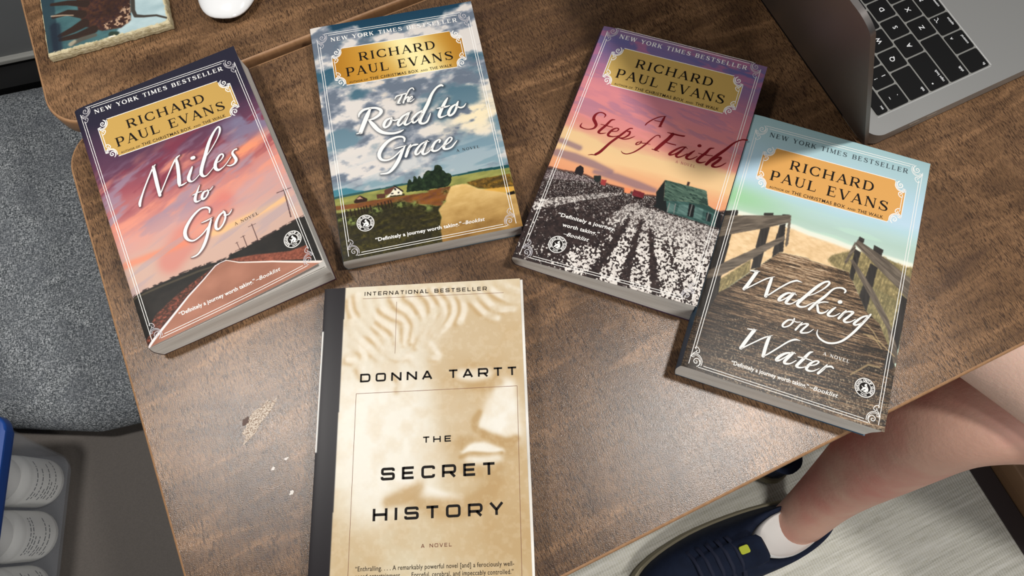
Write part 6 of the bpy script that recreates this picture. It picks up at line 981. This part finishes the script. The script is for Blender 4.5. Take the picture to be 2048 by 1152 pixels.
person = empty('person', (0.77, -0.06, 0.0)); tag(person, 'seated person in shorts with bare legs and navy sneakers beside the table', 'person')
ND = dict(pelvis=(790, -40, -205, 105), hipl=(770, 45, -215, 92), tl=(640, 66, -214, 78), ta=(520, 76, -212, 68), knee=(452, 76, -222, 59), kb=(437, 70, -268, 56), cu=(437, 62, -330, 57), ca=(432, 50, -400, 56), cl=(422, 26, -490, 46), lo=(409, 2, -560, 39), an=(384, -31, -612, 37), he=(372, -42, -655, 33),
          hipr=(770, -150, -205, 88), tr=(640, -52, -160, 74), tm=(540, 40, -136, 66), tk=(430, 138, -128, 60), kr=(345, 222, -140, 58), sr=(338, 190, -250, 55), cr=(340, 160, -380, 54), lr=(345, 130, -520, 42), ar=(354, 104, -620, 36), hr=(352, 108, -660, 32))
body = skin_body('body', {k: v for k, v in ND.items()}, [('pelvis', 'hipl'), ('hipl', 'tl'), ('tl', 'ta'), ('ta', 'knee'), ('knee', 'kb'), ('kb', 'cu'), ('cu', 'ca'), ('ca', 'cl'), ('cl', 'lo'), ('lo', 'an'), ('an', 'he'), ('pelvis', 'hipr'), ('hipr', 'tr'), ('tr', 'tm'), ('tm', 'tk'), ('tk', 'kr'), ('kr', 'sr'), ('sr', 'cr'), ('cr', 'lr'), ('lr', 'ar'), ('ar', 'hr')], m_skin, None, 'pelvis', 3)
body.parent = person; body.matrix_parent_inverse = Matrix.Translation((-0.77, 0.06, 0.0))
m_short = new_mat('dark_shorts', rgb(48, 50, 56), 0.85, 0.2)
SH = dict(pelvis=(790, -40, -200, 124), waist=(815, -45, -90, 118), hipl=(770, 45, -213, 108), tl=(610, 66, -212, 92), hipr=(770, -150, -203, 104), tr=(655, -64, -162, 90))
sh_ = skin_body('shorts', SH, [('pelvis', 'waist'), ('pelvis', 'hipl'), ('hipl', 'tl'), ('pelvis', 'hipr'), ('hipr', 'tr')], m_short, None, 'pelvis', 2); sh_.parent = person; sh_.matrix_parent_inverse = Matrix.Translation((-0.77, 0.06, 0.0))
bm = bmesh.new(); bmesh.ops.create_icosphere(bm, subdivisions=2, radius=0.0022)
for v in bm.verts: v.co.z *= .35
mole = from_bm('mole', bm, new_mat('brown_mole', rgb(120, 76, 60), 0.6), person, True)
M_NAVY = new_mat('navy_mesh_fabric', rough=0.8, spec=0.25); LK(M_NAVY, mixc(M_NAVY, noise(M_NAVY, (70, 70, 70), detail=3), rgb(14, 20, 38), rgb(26, 38, 62)), BS(M_NAVY).inputs['Base Color']); bump(M_NAVY, noise(M_NAVY, (900, 900, 900)), 0.3, 0.0008)
M_SOLE = new_mat('tan_sole', rgb(150, 142, 118), 0.7, 0.3); M_SOCK = new_mat('white_sock', rgb(226, 224, 220), 0.9, 0.1); M_TAG = new_mat('yellow_tag', rgb(196, 206, 60), 0.6); M_LACE = new_mat('navy_lace', rgb(20, 28, 52), 0.8)
def egg(x0, x1, hw, z, n=44, heel=.84, skew=0.0):
    out = []
    for i in range(n):
        a = 2 * math.pi * i / n; c, s = math.cos(a), math.sin(a); f = (1 + c) / 2
        out.append(((x0 + (x1 - x0) * f) * MM, (hw * (heel + (1 - heel) * min(1, f * 1.6)) * abs(s) ** .72 * (1 if s > 0 else -1) + skew * f) * MM, z * MM))
    return out
def shoe(heel, ang, full):
    root = empty('sneaker', (heel[0] * MM - 0.77, heel[1] * MM + 0.06, 0.0065), math.radians(ang)); root.parent = person
    bm = bmesh.new(); loft(bm, [egg(-2, 300, 46, 0), egg(-8, 306, 51, 6), egg(-8, 307, 52, 18), egg(-5, 304, 50, 30), egg(2, 296, 45, 31)]); autosmooth(from_bm('sole', bm, M_SOLE, root), 50)
    up = [(0, 298, 47, 27), (-1, 294, 47, 40), (0, 282, 45.5, 52), (2, 262, 44, 62), (4, 232, 42.5, 71), (5, 202, 41, 80), (4, 176, 40, 90), (2, 152, 38.5, 99), (2, 140, 37, 103), (8, 132, 32, 102), (14, 126, 29, 92), (16, 124, 28, 60)]
    bm = bmesh.new(); loft(bm, [egg(a, b, w, z) for a, b, w, z in up], True, True); autosmooth(from_bm('upper', bm, M_NAVY, root), 70)
    bm = bmesh.new(); loft(bm, [egg(17, 122, 27.5, 62), egg(16, 122, 29.5, 92), egg(18, 119, 30.5, 101), egg(22, 114, 29, 103), egg(26, 110, 26, 98)], True, True); autosmooth(from_bm('sock', bm, M_SOCK, root), 70)
    bm = bmesh.new(); rings = []
    for x, z, w in ((205, 80, 18), (180, 90, 20), (155, 101, 21), (134, 114, 21), (122, 124, 19), (118, 126, 14)): rings.append([(x * MM + math.cos(t) * .004 * .6, math.sin(t) * w * MM, z * MM + math.cos(t) * .004) for t in np.linspace(0, 2 * math.pi, 16, endpoint=False)])
    loft(bm, rings); autosmooth(from_bm('tongue', bm, M_NAVY, root), 60)
    bm = bmesh.new(); box_bm(bm, 0.138, -0.012, 0.119, 0.150, -0.001, 0.1225, 0.002, 0.0008)
    for v in bm.verts: v.co.z -= (v.co.x - 0.134) * 0.55
    from_bm('tongue_tag', bm, M_TAG, root)
    for k in range(5):
        x, z = 152 + k * 14, 103 - k * 6.2; pts = [(x + 3, -30, z - 9), (x, -14, z + 2.5), (x, 0, z + 5), (x, 14, z + 2.5), (x + 3, 30, z - 9)]; bm = bmesh.new()
        loft(bm, [[((p[0] + 3 * math.cos(t)) * MM, p[1] * MM, (p[2] + 1.6 * math.sin(t)) * MM) for t in np.linspace(0, 2 * math.pi, 10, endpoint=False)] for p in spline(pts, 4)]); autosmooth(from_bm('lace', bm, M_LACE, root), 60)
    return root
def flatten(root):                         # keep shoe parts one level under the person
    for ch in list(root.children): ch.matrix_parent_inverse = Matrix()
shoe((434, -16), 199.0, True); shoe((394, 42), 122.0, False)
mole.location = (0.432 - 0.77, 0.108 + 0.06, TABLE_H - 0.0775)
